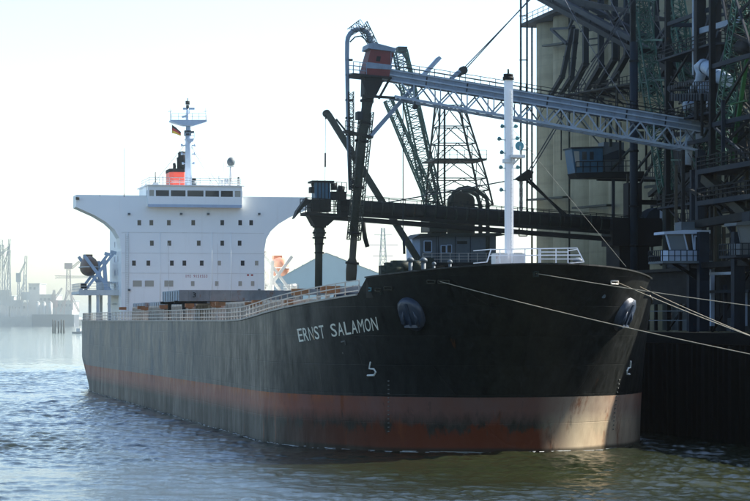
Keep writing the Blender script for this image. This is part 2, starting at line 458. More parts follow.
# ------------------------------------------------------------------ setting: water, quay, land
def axis_lines(lo, hi, step, far_lo, far_hi, g=1.16):
    a = list(np.arange(lo, hi, step)); x, s = lo, step
    left = []
    while x > far_lo: s *= g; x -= s; left.append(x)
    x, s = a[-1], step; right = []
    while x < far_hi: s *= g; x += s; right.append(x)
    return np.array(left[::-1] + a + right)
def make_water():
    t = np.linspace(-0.185, 0.185, 720); st = t[1] - t[0]; side = []; x, d_ = t[-1], st
    while x < 3.2: d_ *= 1.18; x += d_; side.append(x)
    side = np.array(side); t = np.concatenate([-side[::-1], t, side])
    ys = [6.0]
    while ys[-1] < 108: ys.append(ys[-1] * 1.06)
    while ys[-1] < 430: ys.append(ys[-1] * 1.00125)
    g_ = .00125
    while ys[-1] < 26000: g_ = min(.08, g_ * 1.012); ys.append(ys[-1] * (1 + g_))
    ys = np.array(ys)
    T, Y = np.meshgrid(t, ys); X = T * Y
    rng = np.random.default_rng(3)
    Z = np.zeros_like(X)
    near = (ys > 90) & (ys < 900)
    Xn, Yn = X[near], Y[near]; Zn = np.zeros_like(Xn)
    dYn = np.gradient(ys)[near][:, None] * np.ones_like(Xn)
    wind = R(255)
    for i in range(84):
        lam = 0.38 * (13.0 ** (rng.random() ** 1.05)); k = 2 * math.pi / lam
        th = wind + rng.normal() * 0.75
        amp = 0.0037 * lam ** 0.93
        ph = rng.random() * 6.28
        arg = k * (Xn * math.cos(th) + Yn * math.sin(th)) + ph
        c = np.cos(arg)
        wgt = np.clip(lam / max(.25, abs(math.sin(th))) / (2.6 * dYn) - 0.5, 0, 1)
        Zn += amp * wgt * (c + 0.3 * np.cos(2 * arg) * np.clip(wgt * 2 - 1, 0, 1))
    gust = 0.95 + 0.5 * np.sin(Xn * 0.06 + Yn * 0.031 + 1) * np.sin(Yn * 0.053 - Xn * 0.02) + 0.3 * np.sin(Xn * 0.17 - Yn * 0.09) * np.sin(Yn * 0.21 + Xn * .05)
    Z[near] = Zn * gust * np.clip((900 - Yn) / 400, 0, 1) * np.clip((Yn - 90) / 15, 0, 1) * np.clip((0.3 - np.abs(T[near])) / .1, 0, 1)
    ny, nx = X.shape
    v = np.stack([X, Y, Z], -1).reshape(-1, 3)
    i = np.arange(nx * ny).reshape(ny, nx)
    q = np.stack([i[:-1, :-1], i[:-1, 1:], i[1:, 1:], i[1:, :-1]], -1).reshape(-1, 4)
    me = bpy.data.meshes.new('river')
    me.vertices.add(len(v)); me.vertices.foreach_set('co', v.astype(np.float32).ravel())
    me.loops.add(q.size); me.loops.foreach_set('vertex_index', q.ravel().astype(np.int32))
    me.polygons.add(len(q)); me.polygons.foreach_set('loop_start', np.arange(0, q.size, 4, dtype=np.int32))
    me.polygons.foreach_set('loop_total', np.full(len(q), 4, dtype=np.int32))
    me.polygons.foreach_set('use_smooth', np.ones(len(q), dtype=bool))
    me.update(calc_edges=True); me.materials.append(M['water'])
    o = bpy.data.objects.new('river_water', me); COL.objects.link(o); o['kind'] = 'structure'
make_water()

QV, QZ = -20.5, 8.5
def make_quay():
    mb = MB().box((-70, QV - 0.45, -3), (330, QV - 420, QZ - 0.35))
    q = single('quay_ground', mb, 'quayconc', (0, QV, 0), kind='structure')
    cop = MB().box((-70, QV + 0.15, QZ - 0.9), (330, QV - 2.2, QZ))
    o = bpy.data.objects.new('coping', cop.mesh('coping', 'sheet', (0, QV, 0))); COL.objects.link(o); o.parent = q
    pile = MB()
    prof = [(-0.6, -0.22), (-0.36, -0.22), (-0.2, 0.16), (0.2, 0.16), (0.36, -0.22), (0.6, -0.22), (0.6, -0.4), (-0.6, -0.4)]
    pile.prism(prof, -2.5, QZ - 0.95, 2)
    me = pile.mesh('sheet_pile', 'sheet')
    for i in range(72):
        o = bpy.data.objects.new('sheet_pile', me); COL.objects.link(o); o.parent = q
        o.location = (-20 + 1.2 * i, 0, 0)
    rest = MB().box((-69, QV - 0.02, -2.5), (-20.62, QV - 0.5, QZ - 0.95)).box((65.82, QV - 0.02, -2.5), (329, QV - 0.5, QZ - 0.95))
    o = bpy.data.objects.new('quay_wall', rest.mesh('quay_wall', 'sheet', (0, QV, 0))); COL.objects.link(o); o.parent = q
    # fender timbers
    ft = MB().box((-0.22, 0.16, -1.5), (0.22, 0.5, QZ - 1.0)).mesh('fender_timber', 'sheet')
    for i in range(9):
        o = bpy.data.objects.new('fender_timber', ft); COL.objects.link(o); o.parent = q; o.location = (-14 + 6 * i, 0, 0)
make_quay()
single('far_land', MB().add([tuple(L(x, y, z)) for z in (-2, 8.2) for x, y in ((-38, 520), (420, 520), (900, 1800), (-90, 1800))],
       [(3, 2, 1, 0), (4, 5, 6, 7), (0, 1, 5, 4), (1, 2, 6, 5), (2, 3, 7, 6), (3, 0, 4, 7)]), 'quayconc', tuple(L(100, 900, 0)), kind='structure')
# ------------------------------------------------------------------ the ship
SHIP = Thing('bulk_carrier', (0, 0, 0), 'long black bulk carrier with rusty boot top and white accommodation moored at the grain quay', 'ship')

def build_hull():
    rows = hull_rows(); mb = MB(); mb.smooth = True
    n = NZ + 1
    for sgn in (1, -1):
        vs = [(u, v * sgn, z) for c in rows for (u, v, z) in c]
        fs = []
        for i in range(len(rows) - 1):
            for j in range(NZ):
                a = (i * n + j, (i + 1) * n + j, (i + 1) * n + j + 1, i * n + j + 1)
                fs.append(a if sgn < 0 else a[::-1])
        mb.add(vs, fs)
    mb.smooth = False
    last = rows[-1]
    mb.add([(u, v, z) for u, v, z in last] + [(u, -v, z) for u, v, z in last],
           [(j, j + 1, n + j + 1, n + j) for j in range(NZ)])
    # bulwark inner face and the bulkhead at the break of the forecastle
    fo = [c[-1] for c in rows if c[-1][0] <= STEP + 0.001]
    for sgn in (1, -1):
        vs = []
        for (u, v, z), st_ in zip(fo, [s_ for s_, c_ in zip(ST, rows) if c_[-1][0] <= STEP + 0.001]):
            k = max(0.0, 1 - 0.22 / max(v, 0.4)); u2, v2 = outline(st_, z - 1.15); k2 = max(0.0, 1 - 0.22 / max(v2, 0.4))
            vs += [(u + 0.2, v * k * sgn, z), (u2 + 0.25, v2 * k2 * sgn, z - 1.15)]
        mb.add(vs, [(2 * i, 2 * i + 2, 2 * i + 3, 2 * i + 1) for i in range(len(fo) - 1)])
    ue, ve, ze = fo[-1]
    mb.add([(ue + .02, ve, ze), (ue + .02, -ve, ze), (ue + .02, -ve, main_z(ue) - .3), (ue + .02, ve, main_z(ue) - .3)], [(0, 1, 2, 3)])
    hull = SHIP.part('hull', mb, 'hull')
    cap = MB()
    for sgn in (1, -1):
        pts = [(u, v * sgn, z + 0.04) for u, v, z in fo]
        for a, b_ in zip(pts, pts[1:]): cap.beam(a, b_, 0.34, 0.10)
    SHIP.part('bulwark_cap', cap, 'hull', hull)
    for sgn in (1, -1):
        gun = MB(); pts = [(c[-1][0], c[-1][1] * sgn, c[-1][2] + .05) for c in rows if c[-1][0] > STEP + 0.001]
        for a, b_ in zip(pts, pts[1:]): gun.beam(a, b_, 0.25, 0.12)
        SHIP.part('gunwale_bar', gun, 'cream', hull)
    dk = MB()
    cs = [c[-1] for c in rows if c[-1][0] > STEP + 0.001]
    vs = []
    for u, v, z in cs: vs += [(u, v - .1, z - .12), (u, 0, z + .15), (u, -v + .1, z - .12)]
    dk.add(vs, [f for i in range(len(cs) - 1) for f in ((3 * i, 3 * i + 1, 3 * i + 4, 3 * i + 3), (3 * i + 1, 3 * i + 2, 3 * i + 5, 3 * i + 4))])
    SHIP.part('main_deck', dk, 'deck')
    fd = MB(); vs = []
    for (u, v, z), st_ in zip(fo, [s_ for s_, c_ in zip(ST, rows) if c_[-1][0] <= STEP + 0.001]):
        u2, v2 = outline(st_, z - 1.1)
        w = max(0.02, v2 - .12); vs += [(u2 + .2, w, z - 1.1), (u2 + .2, -w, z - 1.1)]
    fd.add(vs, [(2 * i, 2 * i + 1, 2 * i + 3, 2 * i + 2) for i in range(len(fo) - 1)])
    SHIP.part('forecastle_deck', fd, 'deck')
    for sgn in (1, -1):
        pts = [(u, (v - .15) * sgn, z) for u, v, z in cs if u < 188]
        q = [pts[0]]
        for p in pts[1:]:
            if (V3(p) - V3(q[-1])).length > 1.2: q.append(p)
        r = MB().rail(q, 1.1, 1.5, 0.035, 3)
        SHIP.part('deck_railing', r, 'railwhite')
    return hull
HULL = build_hull()

def hatch(i, ua, ub):
    z = main_z(ub); c = MB()
    for sgn in (1, -1):
        c.box((ua, sgn * 9.6, z), (ub, sgn * 9.3, z + 1.9))
    c.box((ua, -9.3, z), (ua + .3, 9.3, z + 1.9)).box((ub - .3, -9.3, z), (ub, 9.3, z + 1.9))
    for k in range(8):
        v = -8.4 + k * 2.4; c.box((ua - .28, v - .06, z), (ua, v + .06, z + 1.7))
    for k in range(int((ub - ua) / 2.4)):
        u = ua + 1 + k * 2.4; c.box((u - .06, 9.6, z), (u + .06, 9.9, z + 1.7))
    co = SHIP.part('hatch_coaming', c, 'cream')
    st = MB().box((-.3, -.45, 0), (.3, .45, .36)).mesh('cover_stopper', 'orange')
    for v in (-9, -4.5, 4.5, 9.6, 12.4):
        SHIP.inst('cover_stopper', st, (ua - .3, v, z + 1.45), co)
    return z + 1.95
def cover(ua, ub, va, vb, z, th=1.25, num=None):
    c = MB(); c.cur = 0
    c.box((ua, va, z), (ub, vb, z + th))
    for k in range(6):
        v = va + (vb - va) * (k + .5) / 6; c.box((ua - .12, v - .08, z + .05), (ua, v + .08, z + th - .1))
    for k in range(7):
        u = ua + (ub - ua) * (k + .5) / 7; c.box((u - .07, vb, z + .05), (u + .07, vb + .12, z + th - .1))
    o = SHIP.part('hatch_cover', c, 'hatch')
    e = MB().box((ua + .1, vb + .005, z + .02), (ub - .1, vb + .06, z + th - .02))
    SHIP.part('cover_side_plate', e, 'hatchblue', o)
    pads = MB().box((-.5, -.4, 0), (.5, .4, .5)).mesh('orange_pad', 'orange')
    for v in (va + 1.5, va + (vb - va) * .55, va + (vb - va) * .72): SHIP.inst('wheel_pad', pads, (ua - .1, v, z - .55), o)
    return o
HZ = []
for i, (ua, ub) in enumerate(((38, 53), (59, 74), (80, 95), (101, 116), (122, 137), (142, 155))): HZ.append(hatch(i, ua, ub))
cover(81.5, 95, 0.2, 13.2, 11.5, 1.15)
cover(101, 116, -12, 9.5, 11.05, .75); cover(122, 137, -9.5, 9.5, 11.05, .75); cover(142, 155, -9.5, 9.5, 11.05, .75)
cover(60, 74, -13.6, -4.5, 11.35, .75); cover(39, 53, -13.8, -5, 11.6, .7)
for u in (82.5, 94):
    SHIP.part('cover_rail_support', MB().beam((u, 12.6, 9.4), (u, 12.6, 11.5), .35).beam((u, 10.2, 11.4), (u, 13.6, 11.4), .3), 'darksteel')
# cover parked by the second hatch, orange ended rails and deck gear near the break of the forecastle
for (xa, xb, y, u) in ((292, 345, 292, 57.0), (321, 385, 289.5, 36.5)):
    a, b_ = pu(xa, y, u), pu(xb, y, u)
    o = SHIP.part('cover_rail', MB().beam(a, b_, .5, .55), 'hatch')
    SHIP.part('rail_end', MB().beam(a + V3((-.1, .05, 0)), a + V3((-.1, -1.6, 0)), .6, .62), 'orange', o)
    for t in (.1, .5, .9):
        p = a.lerp(b_, t); SHIP.part('rail_post', MB().beam(p, V3((p.x, p.y, main_z(u) - .1)), .35), 'cream', o)
gear = MB()
for (x, y, w, h, u) in ((335, 300, 1.6, 1.2, 30), (345, 296, 1.2, 2.0, 26), (328, 303, 1.0, 1.3, 36), (358, 293, 1.5, 1.6, 18)):
    p = pu(x, y, u); z0 = main_z(u) - .1
    g = MB().box((u - .6, p.y - w / 2, z0), (u + .6, p.y + w / 2, z0 + h * .7)).tube((u, p.y - w * .7, z0 + h * .6), (u, p.y + w * .7, z0 + h * .6), h * .45, 12)
    SHIP.part('deck_winch', g, 'bluesteel')

# --------------------------------------------------------------- accommodation
UH = 165.0
def fr(x, y, u=UH): return pu(x, y, u)
Zw = fr(193, 196).z
prof = [(16.2, Zw), (16.2, 25.1), (13.6, 23.95), (12.0, 23.0), (10.9, 22.0), (10.25, 20.9), (10.0, 19.4), (10.0, 9.2)]
front = prof + [(-v, z) for v, z in reversed(prof)]
hb = MB()
hb.prism(front, UH, UH + 0.6, 0)
upper = [(16.2, Zw - .0), (16.2, 25.1), (13.6, 23.95), (12.0, 23.0), (10.9, 22.0), (10.25, 20.9), (10.0, 19.41)]
hb.prism([(10, 9.2), (10, Zw - 1.1), (-10, Zw - 1.1), (-10, 9.2)], UH + .6, UH + 15, 0)
for s in (1, -1):
    q = [(v * s, z) for v, z in [(16.2, Zw - 1.15), (16.2, 25.1), (13.6, 23.95), (12.0, 23.0), (10.9, 22.0), (10.25, 20.9), (9.99, 19.41), (9.99, Zw - 1.15)]]
    hb.prism(q, UH + .6, UH + 4.5, 0)
    hb.box((UH + .6, s * 16.2, Zw - 1.15), (UH + 4.5, s * 16.05, Zw)); hb.box((UH + 4.4, s * 16.04, Zw - 1.15), (UH + 4.5, s * 6.6, Zw - .001))
    hb.box((UH + 6, s * 10, 11.8), (UH + 14, s * 10.5, 11.95)); hb.box((UH + 6, s * 10, 14.8), (UH + 14, s * 10.6, 14.95))
HOUSE = SHIP.part('accommodation', hb, 'housewhite')
def win_mesh(w, h, pane='glass'):
    b = MB(); t = .07
    b.cur = 0
    b.box((-.05, -w / 2 - t, -h / 2 - t), (0, w / 2 + t, -h / 2)).box((-.05, -w / 2 - t, h / 2), (0, w / 2 + t, h / 2 + t))
    b.box((-.05, -w / 2 - t, -h / 2), (0, -w / 2, h / 2)).box((-.05, w / 2, -h / 2), (0, w / 2 + t, h / 2))
    b.cur = 1; b.add([(-.012, -w / 2, -h / 2), (-.012, w / 2, -h / 2), (-.012, w / 2, h / 2), (-.012, -w / 2, h / 2)], [(3, 2, 1, 0)])
    return b.mesh('window', ['white', pane])
wm, wb = win_mesh(.52, .72), win_mesh(1.25, .85, 'blind')
wm2 = win_mesh(.5, .66, 'blind')
ROWS = {222.7: (139.3, 151.3, 168.8, 193.2, 222.2, 240.1, 251.1), 243.2: (151.8, 169.3, 198.7, 222.2, 239.6),
        263.1: (133.9, 148.3, 171.8, 184.3, 201.7, 219.2, 242.6, 256.6), 283.6: (192.7, 216.7, 240.1, 252.6)}
for y, xs in ROWS.items():
    for x in xs: SHIP.inst('window', wm2 if (y > 280 or x in (219.2, 256.6)) else wm, fr(x, y) - V3((.003, 0, 0)), HOUSE)
for x in (137.3, 149.3, 168.8): SHIP.inst('window', wb, fr(x, 283.6) - V3((.003, 0, 0)), HOUSE)
for y in (233, 253.5, 273.5):                                     # weld seams at each deck
    z = fr(193, y).z; SHIP.part('deck_seam', MB().box((UH - .03, -9.97, z), (UH - .001, 9.97, z + .06)), 'white2', HOUSE)
for k, y in enumerate((228, 243, 258, 272, 284)):                 # ports on the starboard house side
    z = fr(119, y).z
    for u in (169, 173): SHIP.inst('window', wm, (u, 10.003, z), HOUSE, rz=-math.pi / 2)
# wheelhouse
zt, zb, z1, z2 = fr(193, 186.5).z, fr(193, 207).z, fr(193, 197).z, fr(193, 191).z
UW = UH - 1.3
a, b_ = fr(148, 190, UW).y, fr(242, 190, UW).y
wh = MB().box((UW, a, zb), (UH - .002, b_, z1)).box((UW, a, z2), (UH - .002, b_, zt)).box((UH + .602, a, Zw - 1.1), (UH + 9, b_, zt))
for x in (148.5, 155, 170, 186.5, 204.5, 220, 234, 241.5):
    v = fr(x, 194, UW).y; wh.box((UW, v - .12, z1), (UW + .3, v + .12, z2))
wh.box((UW - .25, a + .3, zt), (UH + 9.3, b_ - .3, zt + .1))
WH = SHIP.part('wheelhouse', wh, 'housewhite')
SHIP.part('wheelhouse_sill', MB().box((UW - .04, a - .01, zb - .12), (UW - .001, b_ + .01, zb + .28)), 'palecabin', WH)
for xa, xb, g in ((149.5, 154, 'blind'), (156, 169, 'glass'), (171, 185.5, 'glass'), (187.5, 203.5, 'glass'), (205.5, 219, 'glass'), (221, 233, 'glass'), (235, 241, 'blind')):
    va, vb = fr(xa, 194, UW).y, fr(xb, 194, UW).y
    SHIP.part('window', MB().add([(UW + .12, va, z1), (UW + .12, vb, z1), (UW + .12, vb, z2), (UW + .12, va, z2)], [(0, 1, 2, 3)]), g, WH)
rl = MB().rail([(UW + .2, a - .2, zt + .1), (UW + .2, b_ + .2, zt + .1)], 1.0, 1.4, .03, 3).rail([(UW + .2, a - .2, zt + .1), (UH + 8, a - .2, zt + .1)], 1.0, 1.6, .03, 3).rail([(UW + .2, b_ + .2, zt + .1), (UH + 8, b_ + .2, zt + .1)], 1.0, 1.6, .03, 3)
SHIP.part('monkey_island_railing', rl, 'white2')
# funnel
UF = 172.0
fa, fb = fr(170, 172, UF), fr(187.5, 172, UF)
fz0, fz1, fz2 = 25.5, fr(178, 172, UF).z, fr(178, 168.5, UF).z
def rrect(u0_, u1, va, vb, c=.5): return [(u0_ + c, va), (u1 - c, va), (u1, va - c), (u1, vb + c), (u1 - c, vb), (u0_ + c, vb), (u0_, vb + c), (u0_, va - c)]
FUN = SHIP.part('funnel', MB().prism(rrect(UF, UF + 5, fa.y, fb.y), fz0, fz1, 2), 'funnelred')
SHIP.part('funnel_top', MB().prism(rrect(UF - .03, UF + 5.03, fa.y + .03, fb.y - .03), fz1, fz2, 2), 'black', FUN)
for x, yt, w in ((174.5, 164, .22), (182.5, 153, .62), (179, 158, .3)):
    p = fr(x, yt, UF + 2); q = V3((p.x, p.y, fz2))
    SHIP.part('exhaust_pipe', MB().path([q, q.lerp(p, .7), p + V3((.3, 0, 0))], w, 12), 'black', FUN)
for y in (178, 182): SHIP.part('funnel_rib', MB().box((UF - .05, fa.y - .2, fr(178, y, UF).z), (UF - .001, fb.y + .2, fr(178, y, UF).z + .07)), 'white2', FUN)
# radar mast
UM = 168.5
def rm(x, y): return fr(x, y, UM)
m_ = MB().path([rm(188.5, 187), rm(188.5, 140), rm(187.8, 108)], [.55, .42, .2], 10)
MAST = SHIP.part('radar_mast', m_, 'palecabin')
yard = MB()
yard.prism([(rm(170, 120).y, rm(170, 120.3).z), (rm(206, 120).y, rm(206, 120.3).z), (rm(206, 122).y, rm(206, 122).z), (rm(193, 126).y, rm(193, 126).z), (rm(183, 126).y, rm(183, 126).z), (rm(170, 122).y, rm(170, 122).z)], UM - .9, UM + .9, 0)
SHIP.part('yard_platform', yard, 'palecabin', MAST)
SHIP.part('yard_railing', MB().rail([rm(171, 120) + V3((-.8, 0, 0)), rm(205, 120) + V3((-.8, 0, 0))], .85, .9, .03, 2), 'white2', MAST)
for x in (170.5, 206): SHIP.part('yard_antenna', MB().tube(rm(x, 120), rm(x, 108), .06, 6).beam(rm(x - 2.2, 111.5), rm(x + 1.5, 111), .08), 'white2', MAST)
SHIP.part('masthead_light', MB().tube(rm(187.6, 109), rm(187.6, 105), .22, 10).tube(rm(187.6, 104.5), rm(187.6, 101), .3, 10).tube(rm(187.6, 101), rm(187.6, 98), .06, 6), 'darksteel', MAST)
SHIP.part('radar_scanner', MB().beam(rm(183, 108.7), rm(194.5, 108.7), .25, .28).beam(rm(182, 117), rm(187, 116), .3), 'palecabin', MAST)
for y, w in ((145.5, 6.5), (154, 6.5), (163.5, 5.5)):
    SHIP.part('mast_arm', MB().beam(rm(188.3 - w, y), rm(188.3 + w, y), .14).tube(rm(188.3 - w, y + 1), rm(188.3 - w, y - 1.5), .14, 8).tube(rm(188.3 + w, y + 1), rm(188.3 + w, y - 1.5), .14, 8), 'palecabin', MAST)
SHIP.part('radar_platform', MB().prism([(rm(185, 139).y, rm(185, 139).z), (rm(193.5, 139).y, rm(193.5, 139).z), (rm(192, 142).y, rm(192, 142).z), (rm(187, 142).y, rm(187, 142).z)], UM - .8, UM + .8, 0).rail([rm(185, 139) + V3((-.7, 0, 0)), rm(193.5, 139) + V3((-.7, 0, 0))], .8, .6, .03, 2), 'palecabin', MAST)
SHIP.part('radar_box', MB().tube(rm(187.7, 136), rm(187.7, 130.5), .5, 12).beam(rm(185, 133), rm(194, 132), .3), 'bluesteel', MAST)
stay = MB()
for x in (220, 214, 151): stay.tube(rm(188, 141), rm(x, 186.5), .025, 4)
SHIP.part('mast_stay', stay, 'wire', MAST)
# satellite dome and compass deck clutter
DOME = SHIP.part('dome_post', MB().path([rm(231, 187), rm(231, 167)], [.28, .18], 10), 'white2')
dm = MB(); dm.smooth = True
c = rm(231, 162); rr = .58
vs = [c + V3((0, 0, rr * 1.15))]; fs = []
for i in range(1, 8):
    t = math.pi * i / 8 * .92
    vs += [c + V3((rr * math.sin(t) * math.cos(p), rr * math.sin(t) * math.sin(p), rr * 1.15 * math.cos(t))) for p in [2 * math.pi * j / 14 for j in range(14)]]
for j in range(14): fs.append((0, 1 + j, 1 + (j + 1) % 14))
for i in range(6):
    for j in range(14): fs.append((1 + i * 14 + j, 1 + (i + 1) * 14 + j, 1 + (i + 1) * 14 + (j + 1) % 14, 1 + i * 14 + (j + 1) % 14))
fs.append(tuple(1 + 6 * 14 + j for j in range(14)))
SHIP.part('satellite_dome', dm.add(vs, fs), 'cabin', DOME)
SHIP.part('dome_arm', MB().beam(rm(227, 166.8), rm(234, 166.8), .12), 'white2', DOME)
for x, y0, y1, w, mt in ((155.5, 187, 172, .08, 'wire'), (163, 187, 176, .07, 'white2'), (193.5, 187, 181, .45, 'cabin'), (194, 182, 178.5, .3, 'darksteel'), (222, 187, 180, .12, 'white2'),
                      (226.5, 187, 179, .3, 'white2'), (238.5, 187, 177, .14, 'darksteel'), (219, 187, 176, .07, 'white2'), (224, 187, 155, .03, 'white2'), (155.8, 187, 183, .4, 'white2')):
    SHIP.part('compass_deck_fitting', MB().tube(rm(x, y0), rm(x, y1), w, 8), mt)
for x, y0, y1 in ((124, 197, 148), (124.3, 197, 194), (100, 196.5, 194.5)): SHIP.part('whip_antenna', MB().tube(fr(x, y0), fr(x, y1), .025, 5), 'wire')
SHIP.part('wing_light', MB().tube(fr(76.3, 198.5) + V3((-.3, .1, 0)), fr(79, 198.5) + V3((-.3, 0, 0)), .2, 10), 'darksteel')
# identification number on the house front
def glyphs(text, sizex=1.0):
    """outline meshes of each character, normalised to its own cell"""
    out = []
    for ch in text:
        if ch == ' ': out.append(None); continue
        cu = bpy.data.curves.new('glyph', 'FONT'); cu.body = ch; cu.offset = 0.0 if ch in 'MN' else 0.006; cu.resolution_u = 3
        ob = bpy.data.objects.new('glyph', cu); COL.objects.link(ob)
        dg = bpy.context.evaluated_depsgraph_get(); dg.update()
        me = bpy.data.meshes.new_from_object(ob.evaluated_get(dg))
        co = np.array([v.co[:] for v in me.vertices])
        fs = [tuple(p.vertices) for p in me.polygons]
        bpy.data.objects.remove(ob); bpy.data.curves.remove(cu); bpy.data.meshes.remove(me)
        lo, hi = co.min(0), co.max(0)
        out.append(((co[:, :2] - lo[:2]) / np.maximum(hi[:2] - lo[:2], 1e-4) if ch not in 'I1' else np.c_[(co[:, 0] - lo[0]) / (hi[0] - lo[0]) * .35 + .32, (co[:, 1] - lo[1]) / (hi[1] - lo[1])], fs))
    return out
num = 'IMO 9151553'
for i, g in enumerate(glyphs(num)):
    if g is None: continue
    x0 = 185.3 + i * 2.05; mb = MB()
    vs = [fr(x0 + p[0] * 1.5, 277.6 - p[1] * 2.9) + V3((-.012, 0, 0)) for p in g[0]]
    SHIP.part('number_letter', mb.add(vs, g[1]), 'redletter', HOUSE)
for x in (248, 252): SHIP.part('wall_mark', MB().box(fr(x, 276) + V3((-.012, -.15, 0)), fr(x, 274.2) + V3((-.002, .15, 0))), 'redletter', HOUSE)

# boat decks, davits
for s in (1, -1):
    v1 = 15.5
    bd = MB().box((UH + 3, s * 10, 13.15), (UH + 15, s * v1, 13.55)); bd.box((UH + 2.9, s * 10, 13.0), (UH + 3, s * v1, 13.75))
    for u in (UH + 3.3, UH + 14.6):
        for v in (12.9, 11.3): bd.beam((u, s * v, 9.3), (u, s * v, 13.2), .4)
    BD = SHIP.part('boat_deck', bd, 'white2')
    SHIP.part('boat_deck_railing', MB().rail([(UH + 3.1, s * 10.2, 13.55), (UH + 3.1, s * (v1 - .1), 13.55), (UH + 15, s * (v1 - .1), 13.55)], 1.1, 1.3, .035, 3), 'white2', BD)
    for u in (UH + 4.5, UH + 12.5):
        dv = MB().beam((u, s * 11.6, 13.5), (u, s * 11.9, 18.0), .5).beam((u, s * 10.9, 13.5), (u, s * 14.7, 18.6), .42).beam((u, s * 14.6, 13.6), (u, s * 10.5, 19.0), .36).beam((u, s * 10.2, 18.9), (u, s * 11.0, 19.1), .45)
        SHIP.part('davit', dv, 'white2' if s < 0 else 'palecabin', BD)
    wn_ = MB().tube((UH + 8, s * 11.4, 14.2), (UH + 8, s * 12.6, 14.2), .7, 12).box((UH + 7, s * 10.8, 13.5), (UH + 9, s * 11.3, 15))
    SHIP.part('boat_winch', wn_, 'white2', BD)
    SHIP.part('liferaft', MB().tube((UH + 3.9, s * 14.4, 14.3), (UH + 3.9, s * 15.2, 14.3), .42, 12), 'darksteel' if s > 0 else 'white2', BD)
def lifeboat(s, mat, label):
    mb = MB(); mb.smooth = True; n = 16; rows = []
    for i in range(13):
        t = -1 + 2 * i / 12; w = math.sqrt(max(0.02, 1 - abs(t) ** 2.6)) * 1.25
        rows.append([(UH + 8.5 + t * 3.7, s * 13.6 + math.cos(2 * math.pi * j / n) * w, 17.0 + math.sin(2 * math.pi * j / n) * w * (1.25 if math.sin(2 * math.pi * j / n) > 0 else 1.0)) for j in range(n)])
    mb.add([p for r in rows for p in r], [(i * n + j, i * n + (j + 1) % n, (i + 1) * n + (j + 1) % n, (i + 1) * n + j) for i in range(12) for j in range(n)] + [tuple(range(n))[::-1], tuple(range(12 * n, 13 * n))])
    t = Thing('lifeboat', (UH + 8.5, s * 13.6, 15.4), label, 'lifeboat', 'lifeboats in their davits')
    t.part('boat_hull', mb, mat)
    t.part('conning_hatch', MB().box((UH + 9.5, s * 13.6 - .6, 18.3), (UH + 11, s * 13.6 + .6, 18.85)), mat)
    bel = MB()
    for i in range(12):
        for e in (0, 8): bel.beam(V3(rows[i][e]) + V3((0, .08 if e == 0 else -.08, 0)), V3(rows[i + 1][e]) + V3((0, .08 if e == 0 else -.08, 0)), .14)
    t.part('rubbing_strake', bel, 'white2')
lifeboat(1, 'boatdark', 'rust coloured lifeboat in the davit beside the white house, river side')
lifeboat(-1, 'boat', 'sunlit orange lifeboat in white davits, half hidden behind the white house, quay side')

# --------------------------------------------------------------- foremast
UMF = 2.2
def fm(x, y, du=0.0): return pu(x, y, UMF + du)
zf = top_z(UMF) - 1.1
ft, fb_ = fm(508.5, 80), fm(509.3, 258)
mbm = MB()
w = .27
mbm.beam(V3((fb_.x, fb_.y, zf)), ft, .54, .5, up=(1, 0, 0))
FM = SHIP.part('foremast', mbm, 'white')
SHIP.part('masthead_lamp', MB().tube(fm(508.3, 80), fm(508.3, 77), .42, 12).tube(fm(508.3, 76.6), fm(508.3, 74), .36, 12).tube(fm(508.3, 74), fm(508.3, 69), .07, 6), 'darksteel', FM)
SHIP.part('mast_band', MB().beam(fm(508.8, 159), fm(508.8, 163), .78, .7, up=(1, 0, 0)), 'white2', FM)
lampm = MB().tube((0, 0, .14), (-.12, 0, .02), .1, 10, .16).tube((0, 0, .2), (0, 0, .0), .05, 5).mesh('deck_lamp', 'teal')
for x, y in ((502, 127), (515.5, 127), (499, 139.5), (517, 139), (501.5, 153), (500.5, 168), (501, 190.5), (517.5, 168)):
    p = fm(x, y, -.1); SHIP.inst('deck_lamp', lampm, p, FM)
    SHIP.part('lamp_arm', MB().beam(p, fm(508.8, y + .6, -.1), .07), 'white2', FM)
hp = fm(519.5, 146, -.35)
SHIP.part('horn', MB().path([hp + V3((.6, 0, 0)), hp + V3((.15, 0, 0)), hp, hp - V3((.02, 0, 0))], [.08, .2, .33, .33], 14), 'teal', FM)
SHIP.part('mast_platform', MB().box(fm(511, 157.5, -.6), fm(520.5, 156, .7)).rail([fm(520, 156, -.5), fm(520, 156, .6)], .7, .6, .025, 2).beam(fm(520, 157), fm(512, 166), .1), 'white2', FM)
lad = MB()
for dx in (1.8, 3.2): lad.tube(fm(509.2 + dx, 256, -.4), fm(508.5 + dx, 90, -.4), .02, 4)
for i in range(40): 
    y = 254 - i * 4.1; lad.tube(fm(511, y, -.4), fm(512.4, y, -.4), .018, 4)
SHIP.part('mast_ladder', lad, 'white2', FM)
base = MB()
for x in (499.5, 517):
    p = fm(x, 256); base.box((UMF - .6, p.y - .45, zf), (UMF + .6, p.y + .45, fm(x, 253.5).z))
SHIP.part('mast_locker', base, 'white2', FM)

